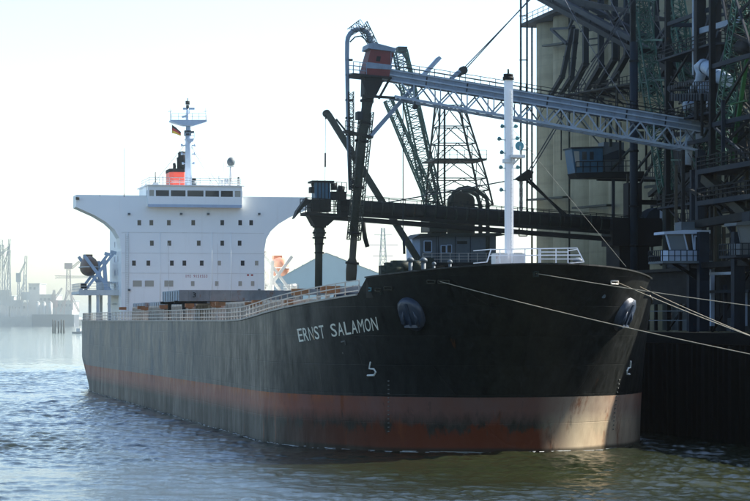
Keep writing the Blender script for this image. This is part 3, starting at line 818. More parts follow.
# railed rescue platform on the stem, vents, bollards, winches on the forecastle
ur = -2.2
def fp(x, y, u=ur): return pu(x, y, u)
rp = MB()
for (xa, ya, xb, yb) in ((487, 262, 491, 249.5), (491, 249.5, 577, 248), (577, 248, 584, 262), (489, 255.5, 580, 255)):
    rp.beam(fp(xa, ya), fp(xb, yb), .07)
for x in (500, 512, 525, 539, 540.5, 556, 568): rp.beam(fp(x, 263), fp(x, 249), .06)
rp.beam(fp(540, 259), fp(582, 259), .06).beam(fp(540, 252), fp(568, 252), .06)
for x, u in ((487, 1.5), (584, 1.5)): rp.beam(fp(x, 262), V3((u, fp(x, 262).y, fp(x, 262).z)), .06).beam(fp(x + (4 if x < 500 else -7), 249.3), V3((u, fp(x, 262).y, fp(x, 249.3).z)), .06)
SHIP.part('forecastle_railing', rp, 'white')
for x, y, r in ((410.5, 259, .26), (423.5, 259.5, .28), (578, 260, .36), (450, 261, .18), (434, 263, .15)):
    p = fp(x, y, 0); z0 = 11.4
    SHIP.part('mushroom_vent', MB().tube((0, p.y, z0), (0, p.y, p.z - .1), r * .6, 10).path([(0, p.y, p.z - .15), (0, p.y, p.z), (0, p.y, p.z + r * .5)], [r, r, r * .4], 12), 'cabin')
for x, y, w in ((394, 264, 1.1), (402, 262, 1.3), (417, 262, .8), (386, 267, .7)):
    p = fp(x, y, 1.0)
    SHIP.part('windlass', MB().tube((1, p.y - w / 2, p.z - .3), (1, p.y + w / 2, p.z - .3), .42, 12).box((.6, p.y - w / 2 - .1, 11.3), (1.4, p.y - w / 2 + .15, p.z)).box((.6, p.y + w / 2 - .15, 11.3), (1.4, p.y + w / 2 + .1, p.z + .1)), 'darkgreen')

# --------------------------------------------------------------- name, marks, anchors, fairleads on the bow
def lettering(word, xa, xb):
    gs = glyphs(word); n = len(word); cw = (xb - xa) / n
    for i, g in enumerate(gs):
        x0 = xa + i * cw; mb = MB(); vs = []
        for p in g[0]:
            xt = x0 + p[0] * cw * .84
            yt = 329.0 - (xt - 297) * .152
            vs.append(hullhit(xt + (1 - p[1]) * 2.4, yt + (1 - p[1]) * 13.0, .05))
        SHIP.part('name_letter', mb.add(vs, g[1]), 'letter', HULL)
lettering('ERNST', 296.8, 323.8); lettering('SALAMON', 329.6, 377.2)
def mir(p): return V3((p.x, -p.y, p.z))
sym = [hullhit(x, y, .05) for x, y in ((370.5, 362), (369.3, 368.6), (374, 369), (375.8, 372), (374, 375.3), (367.3, 375.6))]
for f, nm in ((lambda p: p, 'bulb_mark'), (mir, 'bulb_mark')):
    SHIP.part(nm, MB().path([f(p) for p in sym], .075, 4), 'mark', HULL)
for f in (lambda p: p, mir):
    dm_ = MB()
    for i in range(13):
        y = 381 + i * 4.2
        p, q = f(hullhit(387.8, y, .04)), f(hullhit(389.2, y, .04)); dm_.beam(p, q, .05, .07)
    tag(SHIP.part('draught_marks', dm_, 'faintmark', HULL), kind='stuff')
for (xa, ya, xb, yb) in ((341, 342, 345, 341), (345, 341, 345.4, 345), (342.5, 352, 343, 354)):
    SHIP.part('scuff_mark', MB().beam(hullhit(xa, ya, .03), hullhit(xb, yb, .03), .05, .08), 'faintmark', HULL)
def anchor(f, nm):
    c = f(hullhit(412, 313)); e = f(hullhit(418, 313)); t = f(hullhit(412, 306))
    a = (e - c).normalized(); up = (t - c); up = (up - a * up.dot(a)).normalized(); nn = a.cross(up).normalized()
    if nn.x > 0: nn = -nn
    def q(x, y, z): return c + a * x + up * y + nn * z
    poly = [(-.98, -.75), (-1.0, -.1), (-.98, .45), (-.85, .85), (-.55, 1.12), (-.1, 1.22), (.35, 1.12), (.72, .85), (.95, .4), (1.0, -.1), (.95, -.6), (.72, -1.0), (.4, -1.28), (.1, -1.36), (-.35, -1.1)]
    mb = MB(); n = len(poly); mb.smooth = True
    vs = [q(x, y, -.45) for x, y in poly] + [q(x, y, .22) for x, y in poly] + [q(x * .78, y * .78, .42) for x, y in poly] + [q(0, 0, .46)]
    fs = [(i, (i + 1) % n, n + (i + 1) % n, n + i) for i in range(n)] + [(n + i, n + (i + 1) % n, 2 * n + (i + 1) % n, 2 * n + i) for i in range(n)] + [(2 * n + i, 2 * n + (i + 1) % n, 3 * n) for i in range(n)]
    o = SHIP.part('anchor_bolster', mb.add(vs, fs), 'anchor')
    an = MB().beam(q(0, .9, .42), q(0, -.8, .5), .2, .12).beam(q(-.55, -.85, .42), q(.55, -.85, .42), .3, .2)
    for s in (-1, 1): an.path([q(s * .5, -.85, .42), q(s * .56, -.2, .46), q(s * .42, .35, .4)], [.13, .12, .03], 6)
    SHIP.part('anchor', an, 'anchor', o)
anchor(lambda p: p, 's'); anchor(mir, 'p')
def chock(p, q, r, mat='railwhite'):
    SHIP.part('fairlead', MB().path([p, p.lerp(q, .5), q, q + V3((.0, 0, -r * 1.6)), p + V3((0, 0, -r * 1.6)), p], r * .45, 6), mat, HULL)
def cchock(xa, xb, y, mat='tan'): chock(hullhit(xa, y, .06), hullhit(xb, y, .06), .13, mat)
cchock(367, 371, 288, 'teal'); cchock(375, 381, 288.5); cchock(384, 392, 287); cchock(427, 435, 280.5); cchock(438, 449, 280.5)
for s in (1, -1):
    P1 = hullhit(612, 281, .06); P2 = hullhit(619, 280.5, .06)
cchock(611, 618, 281, 'railwhite'); chock(hullhit(534, 272, .06), hullhit(538, 272, .06), .2, 'darkgreen')
pl = hullhit(603.5, 296, .05)
SHIP.part('panama_disc', MB().tube(pl, hullhit(603.5, 296, -.1), .16, 12), 'cabin', HULL)

flag = Thing('ensign', tuple(rm(172, 133)), 'small black red and gold ensign flying from the radar mast', 'flag')
def wv(x, y): p = rm(x, y); p.x += .18 * math.sin((x - 171) * .9); return p
for k, mt in enumerate(('flagblack', 'flagred', 'gold')):
    mb = MB(); mb.smooth = True; vs = []
    for i in range(7):
        x = 172 + i * 1.5; ya = 124.3 + i * 1.25; hgt = 8.6 - i * .75
        vs += [wv(x, ya + hgt * k / 3), wv(x, ya + hgt * (k + 1) / 3)]
    flag.part('flag_stripe', mb.add(vs, [(2 * i, 2 * i + 1, 2 * i + 3, 2 * i + 2) for i in range(6)]), mt)
flag.part('halyard', MB().tube(rm(172, 120.5), rm(172, 133.5), .03, 5), 'wire')

g3 = glyphs('3')[0]; pc = [pu(192.6 + p[0] * 3.4, 297.2 - p[1] * 4.8, 81.36) for p in g3[0]]
SHIP.part('hatch_number', MB().add(pc, g3[1]), 'black')

# pipes, ladders, lamps and doors on the house front
for x in (128, 160, 212, 231):
    SHIP.part('house_pipe', MB().tube(fr(x, 232) + V3((-.07, 0, 0)), fr(x, 303) + V3((-.07, 0, 0)), .035, 6), 'housewhite', HOUSE)
for x, y in ((129, 214), (181, 214), (208, 214), (259, 214), (129, 290), (259, 290)):
    SHIP.part('flood_lamp', MB().box(fr(x, y) + V3((-.35, -.16, -.12)), fr(x, y) + V3((-.01, .16, .14))), 'cabin', HOUSE)
for v_, z0_ in ((7.0, 9.6), (-6.2, 9.6)):
    d_ = SHIP.part('house_door', MB().box((UH - .05, v_ - .42, z0_), (UH - .004, v_ + .42, z0_ + 2.0)), 'white2', HOUSE)
lad = MB()
for dv in (-.2, .2): lad.beam((UH - .12, 9.2 + dv, 9.6), (UH - .12, 9.2 + dv, 21.5), .05)
for i in range(40): lad.beam((UH - .12, 9.0, 9.8 + i * .29), (UH - .12, 9.4, 9.8 + i * .29), .035)
SHIP.part('house_ladder', lad, 'white2', HOUSE)
for z_ in (14.6, 17.4, 20.2):
    SHIP.part('frame_seam', MB().box((UH - .02, -3.4, z_ - 2.6), (UH - .001, -3.35, z_)), 'white2', HOUSE)
    SHIP.part('frame_seam', MB().box((UH - .02, 3.4, z_ - 2.6), (UH - .001, 3.45, z_)), 'white2', HOUSE)
# foam flecks along the waterline
fo_ = MB(); rng = random.Random(5)
for i in range(420):
    if i < 300: u = rng.uniform(24, 176); v = half(u, .1) + rng.uniform(.02, .3) ; a_ = (1, 0)
    else:
        t_ = rng.uniform(-1.5, 1.5); sgn = 1 if t_ > 0 else -1; s_ = ('b', abs(t_) / 1.5)
        u, v = outline(s_, .1); v2 = outline(('b', min(1, abs(t_) / 1.5 + .03)), .1); a_ = V3((v2[0] - u, v2[1] - v, 0)).normalized(); k_ = 1 + rng.uniform(.01, .03); v = v * k_ * sgn; u = u - rng.uniform(.02, .2); a_ = (a_.x, a_.y * sgn)
    l_ = rng.uniform(.08, .6) * rng.choice((.4, 1, 1.3)); w_ = rng.uniform(.015, .05); z_ = rng.uniform(.03, .12)
    fo_.add([(u - a_[0] * l_ - a_[1] * w_, v - a_[1] * l_ + a_[0] * w_, z_), (u + a_[0] * l_, v + a_[1] * l_, z_), (u + a_[0] * l_ + a_[1] * w_, v + a_[1] * l_ + a_[0] * w_ * 2, z_ - .03), (u - a_[0] * l_ * .8, v - a_[1] * l_ * .8 + a_[0] * w_ * 3, z_ - .03)], [(0, 1, 2, 3)])
single('foam', fo_, 'foam', (0, 0, 0), 'thin broken foam line along the ship\'s waterline', None, None, 'stuff')
# ------------------------------------------------------------------ grain silo
_far = pv(529.5, 27, -46.0)
PIT = 7.7; S0 = 60.0
NC = int((_far.x - S0) / PIT); PIT = (_far.x - S0) / NC; STOP = _far.z
SILO = Thing('grain_silo', ((S0 + _far.x) / 2, -50, QZ - .4), 'tall row of ribbed concrete grain silo cells behind the cranes', 'silo')
cell = MB(); rr = PIT / 2 + .06
cell.path([(0, 0, 0), (0, 0, 12), (0, 0, 24), (0, 0, STOP - QZ + .4)], rr, 36)
cme = cell.mesh('silo_cell', 'concrete')
for row in range(2):
    for i in range(NC): SILO.inst('silo_cell', cme, (S0 + PIT * (i + .5), -46 - rr - row * PIT, QZ - .4))
SILO.part('roof_slab', MB().box((S0 - .8, -44.9, STOP), (_far.x + .9, -62, STOP + .5)), 'darksteel')
gal = MB().box((S0 + 2, -49, STOP + .5), (_far.x - 14, -58, STOP + 6))
GAL = SILO.part('roof_gallery', gal, 'concrete')
wmesh = MB().box((-1.2, -.02, -.8), (1.2, .03, .8)).mesh('gallery_window', 'glass')
for i in range(9): SILO.inst('gallery_window', wmesh, (S0 + 8 + i * 7.4, -48.99, STOP + 3.6), GAL)
SILO.part('edge_downpipe', MB().tube((_far.x - .2, -46.3, QZ), (_far.x - .2, -46.3, STOP), .14, 6), 'darksteel')
SILO.part('roof_railing', MB().rail([(S0, -45.2, STOP + .5), (_far.x + .6, -45.2, STOP + .5)], 1.1, 2.5, .03, 2), 'darksteel')
vj = pv(566, 120, -45.7)
SILO.part('rust_downpipe', MB().tube((vj.x, -46.15, QZ), (vj.x, -46.15, STOP - 1), .12, 6), 'darkgreen')

def P(v): return lambda x, y: pv(x, y, v)
k = P(-42.5)
SP = Thing('spout_bank', tuple(k(590, 110)), 'bank of square grain downspouts with bent lower ends in front of the silo', 'spouts')
for i, (x0, y0, x1, y1, x2, y2) in enumerate(((573, 26, 562, 78, 550, 97), (576.5, 29, 571.5, 79, 559, 97), (585.5, -30, 585.5, 66, 572, 90), (600.5, -40, 601, 68, 586, 91),
                                             (614.5, -45, 614.8, 61, 600, 83), (627, -50, 627, 58, 613, 80), (655, -60, 656, 60, 641, 86), (668, -65, 668.5, 66, 652, 92))):
    w = .55 if i < 2 else .66
    a, b_, c = k(x0, y0), k(x1, y1), k(x2, y2)
    o = SP.part('downspout', MB().beam(a, b_, w, w), 'bluesteel')
    SP.part('spout_elbow', MB().beam(b_ + (a - b_).normalized() * .3, c, w * .95, w * .95), 'darksteel', o)
    SP.part('flange', MB().beam(b_ + V3((0, 0, .1)), b_ + V3((0, 0, .35)), w * 1.25, w * 1.25), 'darksteel', o)
    for t in (.3, .6):
        p = a.lerp(b_, t); SP.part('flange', MB().beam(p, p + V3((0, 0, .2)), w * 1.2, w * 1.2), 'bluesteel', o)
SP.part('catwalk', MB().beam(k(548, 99), k(668, 78), 1.4, .2), 'darksteel')
SP.part('catwalk_railing', MB().rail([k(548, 99), k(668, 78)], 1.05, 1.8, .035, 2), 'darksteel')
kk = P(-44.6)
SP.part('shelf_beam', MB().beam(kk(575, 101), kk(640, 83), .35, .35), 'tan')
for x, y in ((552, 99), (563, 97), (578, 95), (590, 93), (604, 90), (618, 87), (645, 84)):
    SP.part('bracket', MB().beam(k(x, y), V3((k(x, y).x, -45.9, k(x, y).z - .4)), .25).beam(k(x, y + 14) + V3((0, -2.5, 0)), k(x, y), .2), 'darksteel')

# ------------------------------------------------------------------ inclined conveyor bridge overhead
k = P(-39)
CB = Thing('conveyor_bridge', tuple(k(633, 52)), 'inclined dark steel conveyor bridge slanting across the top of the silo', 'conveyor')
for ys, mt in ((0, 'darksteel'), (-9.5, 'bluesteel')):
    a, b_ = k(505, -20.5 + ys), k(694, 81 + ys + 1)
    CB.part('girder', MB().beam(a, b_, .55, .6), mt)
    a2, b2 = a + V3((0, -2.2, 0)), b_ + V3((0, -2.2, 0))
    CB.part('girder', MB().beam(a2, b2, .5, .55), mt)
for t in np.linspace(.05, .95, 10):
    x = 505 + 189 * t; y = -20.5 + 102 * t
    CB.part('bridge_post', MB().beam(k(x, y), k(x, y - 9.5), .22).beam(k(x, y - 9.5), k(x, y - 9.5) + V3((0, -2.2, 0)), .2), 'darksteel')
CB.part('belt_tray', MB().beam(k(505, -24) + V3((0, -1.1, 0)), k(694, 78.5) + V3((0, -1.1, 0)), 1.6, .35), 'black')
for (xa, ya, xb, yb, w) in ((555, 1, 632, 12, .5), (545, -6, 690, 26, .4), (568, 5, 600, 30, .25), (618, 12, 596, 34, .25), (600, 8, 622, 40, .25), (632, 20, 672, 19, .4)):
    CB.part('tie_beam', MB().beam(k(xa, ya) + V3((0, -.6, 0)), k(xb, yb) + V3((0, -.6, 0)), w, w), 'darksteel')
for (xa, ya, xb, yb) in ((551, 29, 569, 28), (551, 29, 567, 44), (569, 28, 576, 12), (672, 19, 690, 62), (672, 19, 655, 43), (672, 19, 648, 75), (655, 43, 690, 92)):
    CB.part('knee_brace', MB().beam(k(xa, ya), k(xb, yb), .3), 'bluesteel')
CB.part('column', MB().beam(k(694, 83), V3((k(694, 83).x, -39, QZ - .4)), .8), 'darksteel')

# ------------------------------------------------------------------ ship unloader with the grey boom
UG = 60.0
def g(x, y, du=0.0):
    p = pu(x, y, UG); p.x += du; return p
T1 = Thing('ship_unloader', (UG, -36.5, QZ), 'ship unloader with grey trussed boom, red head and long suction leg reaching into the hold', 'unloader')
gt = lambda x: 70.0 + (x - 383) * .163
gb = lambda x: 80.5 + (x - 383) * .168
lb = lambda x: 98.0 + (x - 395) * .177
BG = MB()
a, b_ = g(380, (gt(380) + gb(380)) / 2), g(704, (gt(704) + gb(704)) / 2)
hg = (g(500, gt(500)).z - g(500, gb(500)).z)
BG.beam(a, b_, 2.0, hg * .86)
BOOM = T1.part('boom_gallery', BG, 'greysteel')
for t in np.linspace(.01, .99, 25):
    p = a.lerp(b_, t); dn = (b_ - a).normalized()
    T1.part('gallery_rib', MB().beam(p - dn * .06, p + dn * .06, 2.12, hg * .95), 'bluesteel' if round(t * 24) % 3 == 0 else 'greysteel', BOOM)
for e in (hg * .47, -hg * .47, 0.02):
    off = V3((-1.03, 0, e)); T1.part('gallery_flange', MB().beam(a + off, b_ + off, .16, .14), 'lightsteel', BOOM)
for du in (-1.1, 1.1):
    T1.part('lower_chord', MB().beam(g(392, lb(392), du), g(694, lb(694), du), .2, .24), 'lightsteel', BOOM)
    xs = np.linspace(398, 690, 23)
    for i in range(len(xs) - 1):
        xa, xb = xs[i], xs[i + 1]
        if i % 2 == 0: p, q = g(xa, gb(xa), du), g(xb, lb(xb), du)
        else: p, q = g(xa, lb(xa), du), g(xb, gb(xb), du)
        T1.part('truss_diagonal', MB().beam(p, q, .13), 'lightsteel', BOOM)
        if i % 2: T1.part('truss_post', MB().beam(g(xa, gb(xa), du), g(xa, lb(xa), du), .1), 'lightsteel', BOOM)
xs = np.linspace(398, 690, 23)
for i, x in enumerate(xs): T1.part('cross_tie', MB().beam(g(x, lb(x), -1.1), g(x, lb(x), 1.1), .12), 'lightsteel', BOOM)
for du in (-1.1, 1.1):
    T1.part('gallery_railing', MB().rail([g(386, gt(386), du), g(700, gt(700), du)], .75, 1.5, .028, 2), 'darksteel', BOOM)
# drive house at the landward end
T1.part('end_machinery', MB().box(g(700, 128, -1.3), g(717, 139, 1.3)).rail([g(690, 123, -1.2), g(713, 127, -1.2), g(713, 127, 1.2)], 1.1, .8, .035, 3), 'greysteel', BOOM)
T1.part('landing_hood', MB().path([g(684, 106.5), g(712, 104)], [.5, .42], 10).beam(g(703, 106), g(684, 124), .9, .5), 'lightsteel', BOOM)
T1.part('landing_pipe', MB().tube(g(690, 134), g(687, 165), .42, 10).tube(g(690, 134), g(690, 124), .55, 10), 'lightsteel', BOOM)
# red head
HD = T1.part('head_house', MB().prism([tuple(g(x, y).yz) for x, y in ((368.5, 49.5), (391, 53), (386, 79), (361.5, 76.5), (365, 62))], UG - 1.3, UG + 1.3, 0), 'red')
T1.part('head_band', MB().prism([tuple(g(x, y).yz) for x, y in ((364, 63.5), (389.5, 66.5), (388.3, 71), (362.8, 69.5))], UG - 1.34, UG - 1.301, 0), 'greysteel', HD)
T1.part('head_roof', MB().prism([tuple(g(x, y).yz) for x, y in ((366, 45), (372, 44.5), (393, 50), (391.5, 53.5), (365, 50))], UG - 1.5, UG + 1.5, 0), 'greysteel', HD)
T1.part('head_door', MB().prism([tuple(g(x, y).yz) for x, y in ((374, 57.5), (378, 58), (377, 63), (373, 62.5))], UG - 1.345, UG - 1.302, 0), 'black', HD)
T1.part('head_hopper', MB().prism([tuple(g(x, y).yz) for x, y in ((363, 76.6), (383, 79), (374.5, 96), (362.5, 96))], UG - .9, UG + .9, 0), 'darksteel', HD)
T1.part('hopper_frame', MB().beam(g(359, 78, -1.2), g(366, 98, -1.2), .2).beam(g(387, 80, -1.2), g(376, 100, -1.2), .2).beam(g(360, 97, -1.2), g(392, 99, -1.2), .25), 'darksteel', HD)
T1.part('head_platform', MB().beam(g(349, 75.5), g(388, 79.5), 3.4, .18), 'darksteel')
for du in (-1.6, 1.6): T1.part('platform_railing', MB().rail([g(350, 75.3, du), g(363, 76.8, du)], 1.15, .6, .03, 3), 'greysteel')
T1.part('platform_railing', MB().rail([g(388, 70, -1.3), g(400, 72, -1.3)], 1.6, .6, .03, 3), 'greysteel')
# gooseneck
arc = [g(350.5, 190), g(348.5, 135), g(347.5, 90), g(347, 55)] + [g(359.5 - 12.3 * math.cos(R(t)), 42 - 13 * math.sin(R(t))) for t in (0, 20, 40, 60, 80, 100, 120, 140)] + [g(372.5, 46)]
GN = T1.part('gooseneck_pipe', MB().path(arc, [.2] * 4 + [.21, .22, .23, .24, .25, .27, .29, .31, .33], 10), 'greysteel')
hoop = MB(); prev = None
for t in range(45, 181, 15):
    ca, sa = math.cos(R(180 - t + 0)), math.sin(R(t))
    p1 = g(359.5 + 9.5 * ca * -1 * -1, 44 - 10 * sa, -.6); p2 = g(360 + 16.5 * math.cos(R(180 - t)), 42 - 17 * sa, -.6)
    p3, p4 = p1 + V3((1.2, 0, 0)), p2 + V3((1.2, 0, 0))
    cur = (p1, p2, p3, p4)
    if prev and t <= 180:
        for i in range(4): hoop.beam(prev[i], cur[i], .06)
        hoop.beam(prev[0], cur[1], .05).beam(prev[2], cur[3], .05)
    hoop.beam(p1, p2, .05); prev = cur
T1.part('hose_guide', MB().lattice(g(362, 24), g(374, 46), .9, .7, 6, .07, .05).lattice(g(350, 32), g(362, 24), .7, .9, 3, .06, .05), 'darkgreen', GN)
T1.part('guide_chain', MB().path([g(350, 42), g(355, 37), g(361, 36), g(367, 41), g(372, 48)], .07, 5), 'darkgreen', GN)
for y in (60, 75, 100, 118, 135): T1.part('pipe_clip', MB().beam(g(345.5, y), g(352.5, y), .3, .18), 'darksteel', GN)
# suction leg
leg = [(368, 97, .6), (366.5, 108, .48), (365, 120, .52), (362, 138, .45)]
LEG = T1.part('suction_leg', MB().path([g(x, y) for x, y, _ in leg] + [g(357.5, 190), g(354, 232)], [r for *_, r in leg] + [.42, .4], 14), 'darkgreen')
T1.part('leg_nozzle', MB().path([g(354.5, 228), g(352.5, 258), g(352, 262), g(351.5, 270), g(351, 281)], [.34, .33, .5, .55, .5], 12), 'tan', LEG)
T1.part('leg_frame', MB().lattice(g(366.5, 112), g(353.6, 240), 1.15, 1.1, 26, .1, .05), 'darkgreen', LEG)
for x, y in ((367, 100), (364.5, 122), (361.5, 140), (358, 186), (354, 232), (352.3, 262)):
    T1.part('leg_collar', MB().tube(g(x, y), g(x - .2, y + 2.2), .66, 14), 'darksteel', LEG)
T1.part('leg_bracket', MB().beam(g(344, 131.5), g(372, 137.5), 1.3, .25).rail([g(344, 131.5, -.6), g(358, 134.5, -.6)], 1.0, .6, .03, 2), 'darksteel', LEG)
T1.part('leg_winch', MB().box(g(356, 112, -.8), g(361, 120, .4)), 'bluesteel', LEG)
T1.part('side_ladder', MB().lattice(g(350, 92, -.5), g(350.5, 190, -.5), .45, .45, 30, .05, .04), 'darksteel', LEG)
T1.part('hanging_spout', MB().path([g(363, 222), g(365, 238), g(367.5, 247)], .22, 8), 'darksteel', LEG)
for du in (-.5, .5): T1.part('leg_strut', MB().beam(g(370, 136.5, du), g(438.5, 59 + du * 2, du), .3, .3), 'greysteel')
T1.part('strut_tip', MB().beam(g(421, 78), g(439, 58), 1.4, .3), 'lightsteel')
# hoist
T1.part('hoist_link', MB().beam(g(447, 83, -.3), g(459, 71.5, -.3), .45, .3).beam(g(447, 83, .3), g(459, 71.5, .3), .45, .3), 'greysteel')
T1.part('hoist_sheave', MB().tube(g(463, 70.5, -.35), g(463, 70.5, .35), .4, 14).beam(g(458, 75), g(465, 68), .6, .5), 'darksteel')
TOP1 = V3((UG, -36.5, 60.0))
for e in (-.5, .5):
    T1.part('hoist_wire', MB().tube(g(463, 70.5 + e * 3), TOP1 + V3((e, 0, e)), .055, 5), 'wire')
T1.part('plumb_wire', MB().tube(g(403, 102), g(403, 245), .05, 5).tube(g(403.8, 238), g(404.3, 254), .13, 8), 'bluesteel')
T1.part('pulley', MB().tube(g(415, 107, -.2), g(415, 107, .2), .25, 10).tube(g(415, 99), g(415, 107), .05, 5), 'darksteel')
# tower carrying the boom
def steel_frame(T, us, vs, zs, w, mats, plats=(), braces=True):
    for u in us:
        for v in vs: T.part('column', MB().beam((u, v, zs[0]), (u, v, zs[-1]), w), mats[0])
    for z in zs[1:]:
        for v in vs: T.part('beam', MB().beam((us[0], v, z), (us[-1], v, z), w * .6, w * .8), mats[1])
        for u in us: T.part('beam', MB().beam((u, vs[0], z), (u, vs[-1], z), w * .6, w * .8), mats[1])
    if braces:
        for i in range(len(zs) - 1):
            for v in vs:
                for ua, ub in zip(us, us[1:]):
                    p, q = ((ua, v, zs[i]), (ub, v, zs[i + 1])) if i % 2 else ((ub, v, zs[i]), (ua, v, zs[i + 1]))
                    T.part('brace', MB().beam(p, q, w * .38), mats[i % 2])
            for u in (us[0],):
                for va, vb in zip(vs, vs[1:]):
                    p, q = ((u, va, zs[i]), (u, vb, zs[i + 1])) if i % 2 == 0 else ((u, vb, zs[i]), (u, va, zs[i + 1]))
                    T.part('brace', MB().beam(p, q, w * .38), mats[(i + 1) % 2])
    for z in plats:
        o = T.part('platform', MB().box((us[0] - .8, vs[0] + .8, z - .2), (us[-1] + .8, vs[-1] - .8, z)), mats[1])
        T.part('platform_railing', MB().rail([(us[-1] + .8, vs[0] + .8, z), (us[0] - .8, vs[0] + .8, z), (us[0] - .8, vs[-1] - .8, z)], 1.1, 1.2, .04, 3), mats[0], o)
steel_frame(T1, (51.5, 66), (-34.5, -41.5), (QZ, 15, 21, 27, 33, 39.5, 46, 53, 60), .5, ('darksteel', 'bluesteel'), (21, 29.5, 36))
T1.part('mast_head', MB().beam((UG, -34.5, 60), (UG, -41.5, 60), 1.0).beam((51.5, -36.5, 60), (66, -36.5, 60), 1.0), 'darksteel')
q = P(-34.0)
T1.part('counter_girder', MB().beam(q(698, 32), q(742, 19), .45, .55), 'greysteel')
for (xa, ya, xb, yb) in ((720, 30, 700, 78), (735, 25, 712, 88), (742, 19, 722, 90), (705, 31, 718, -5), (728, 24, 722, -8)):
    T1.part('counter_brace', MB().beam(q(xa, ya), q(xb, yb), .3), 'bluesteel')
for x in (693, 695.8): T1.part('guide_rail', MB().beam(q(x, -40), q(x, 75), .14), 'lightsteel')
T1.part('guide_post', MB().beam(q(700, -60), q(700, 120), .95, .8), 'darksteel')
q = P(-33.4)
DP = T1.part('dust_pipe', MB().path([q(692, 92), q(699.5, 81), q(701.5, 73), q(699, 67), q(703, 65), q(713, 71.5), q(727, 81)], [.42, .45, .55, .55, .62, .66, .66], 12), 'lightsteel')
for x, y in ((705, 66.5), (713, 71.5), (720, 76.5)): T1.part('pipe_band', MB().tube(q(x, y), q(x + 1.0, y + .7), .7, 12), 'greysteel', DP)
T1.part('pipe_boss', MB().tube(q(703, 90), q(709, 86), .6, 12), 'greysteel', DP)
T1.part('service_platform', MB().beam(q(681, 97.5), q(726, 97), 2.4, .7), 'bluesteel')
for i in range(16): T1.part('platform_rib', MB().beam(q(682 + i * 2.8, 94.5) + V3((0, 1.22, 0)), q(682 + i * 2.8, 101) + V3((0, 1.22, 0)), .09), 'darksteel')
T1.part('service_railing', MB().rail([q(681, 94) + V3((0, 1.1, 0)), q(726, 93.5) + V3((0, 1.1, 0))], 1.1, .7, .035, 3), 'darksteel')

# ------------------------------------------------------------------ dark loading boom
UD = 75.0
def dd(x, y, du=0.0):
    p = pu(x, y, UD); p.x += du; return p
T2 = Thing('loading_boom', (UD, -34, QZ), 'dark tubular conveyor boom with a blue machine box over the ship\'s deck', 'conveyor')
a, b_ = dd(338, 206), dd(640, 226)
DB = T2.part('boom_tube', MB().path([a, b_], .72, 14), 'darksteel')
T2.part('boom_walkway', MB().beam(dd(312, 216), dd(640, 241.5), 1.9, .42), 'black')
T2.part('boom_soffit', MB().beam(dd(338, 213.5), dd(640, 234.5), 1.2, .3), 'darksteel', DB)
for t in np.linspace(0, 1, 30):
    p = a.lerp(b_, t); T2.part('tube_band', MB().tube(p, p + (b_ - a).normalized() * .14, .79, 14), 'darkgreen', DB)
T2.part('boom_railing', MB().rail([dd(338, 206, -1), dd(640, 228, -1)], 1.15, 1.7, .035, 2).rail([dd(338, 206, 1), dd(640, 228, 1)], 1.15, 1.7, .035, 2), 'darksteel')
T2.part('boom_conduit', MB().beam(dd(338, 199.5), dd(640, 219.5), .16), 'darksteel', DB)
bx = T2.part('machine_box', MB().box(dd(313.5, 199, -1.0), dd(328.5, 183, 1.0)), 'blue')
for x in (315.5, 319, 322.5, 326): T2.part('box_rib', MB().box(dd(x, 199, -1.06), dd(x + .9, 183, -1.003)), 'bluesteel', bx)
T2.part('box_roof', MB().box(dd(310, 183, -1.2), dd(332, 181.3, 1.2)).tube(dd(311.5, 184), dd(318, 183), .3, 10).box(dd(309.5, 187, -.5), dd(313, 193, .5)), 'darksteel', bx)
T2.part('drive_motor', MB().box(dd(330, 200, -.8), dd(345, 192, .8)).tube(dd(334, 190), dd(334, 183), .35, 10).tube(dd(338, 189), dd(344, 190), .4, 10).rail([dd(330, 192, -.9), dd(345, 193, -.9)], 1.0, .5, .03, 2), 'darksteel')
T2.part('end_platform', MB().beam(dd(303, 214), dd(345, 216.5), 3.0, .3), 'darksteel')
T2.part('end_railing', MB().rail([dd(303, 213, -1.5), dd(345, 216, -1.5)], 1.5, .7, .04, 3).rail([dd(303, 213, 1.5), dd(345, 216, 1.5)], 1.5, .7, .04, 3), 'darksteel')
T2.part('trim_flap', MB().prism([tuple(dd(x, y).yz) for x, y in ((305, 198), (309, 203), (302, 208), (293, 219), (296, 211))], UD - .7, UD + .7, 0), 'darksteel')
T2.part('end_hopper', MB().prism([tuple(dd(x, y).yz) for x, y in ((306, 213), (337, 216), (326, 226), (313, 226))], UD - 1.0, UD + 1.0, 0).box(dd(309, 212, -1.1), dd(329, 200, 1.1)), 'darksteel')
DPZ = T2.part('drop_pipe', MB().path([dd(319.5, 224), dd(319.3, 232), dd(319, 240), dd(318.8, 252), dd(318.5, 289)], [.5, .55, .45, .38, .38], 14), 'darkgreen')
for y in (226, 232, 237, 243, 252): T2.part('pipe_collar', MB().tube(dd(319.3, y), dd(319.3, y + 1.6), .72 if y < 240 else .5, 14), 'darksteel', DPZ)
T2.part('collar_lugs', MB().box(dd(314.5, 230, -.6), dd(324, 236, .6)), 'darkgreen', DPZ)
bl = dd(524, 176)
T2.part('stay_block', MB().prism([tuple(dd(x, y).yz) for x, y in ((515, 179), (528, 169.5), (533, 172), (529, 180.5), (520, 181.5))], UD - .35, UD + .35, 0), 'black')
for e in (-.6, .6):
    T2.part('stay_link', MB().beam(dd(527, 179, e), dd(566 + e * 6, 216, e), .2, .2), 'darksteel')
    T2.part('stay_wire', MB().tube(dd(529, 172, e), V3((UD + e, -35.5, 46)), .06, 5), 'wire')
T2.part('fore_stay', MB().tube(dd(518, 179), dd(382, 203.5), .07, 5), 'wire')
for x in (520.8, 527): T2.part('hanger_rod', MB().beam(dd(x, -34), dd(x, 213), .17), 'darksteel')
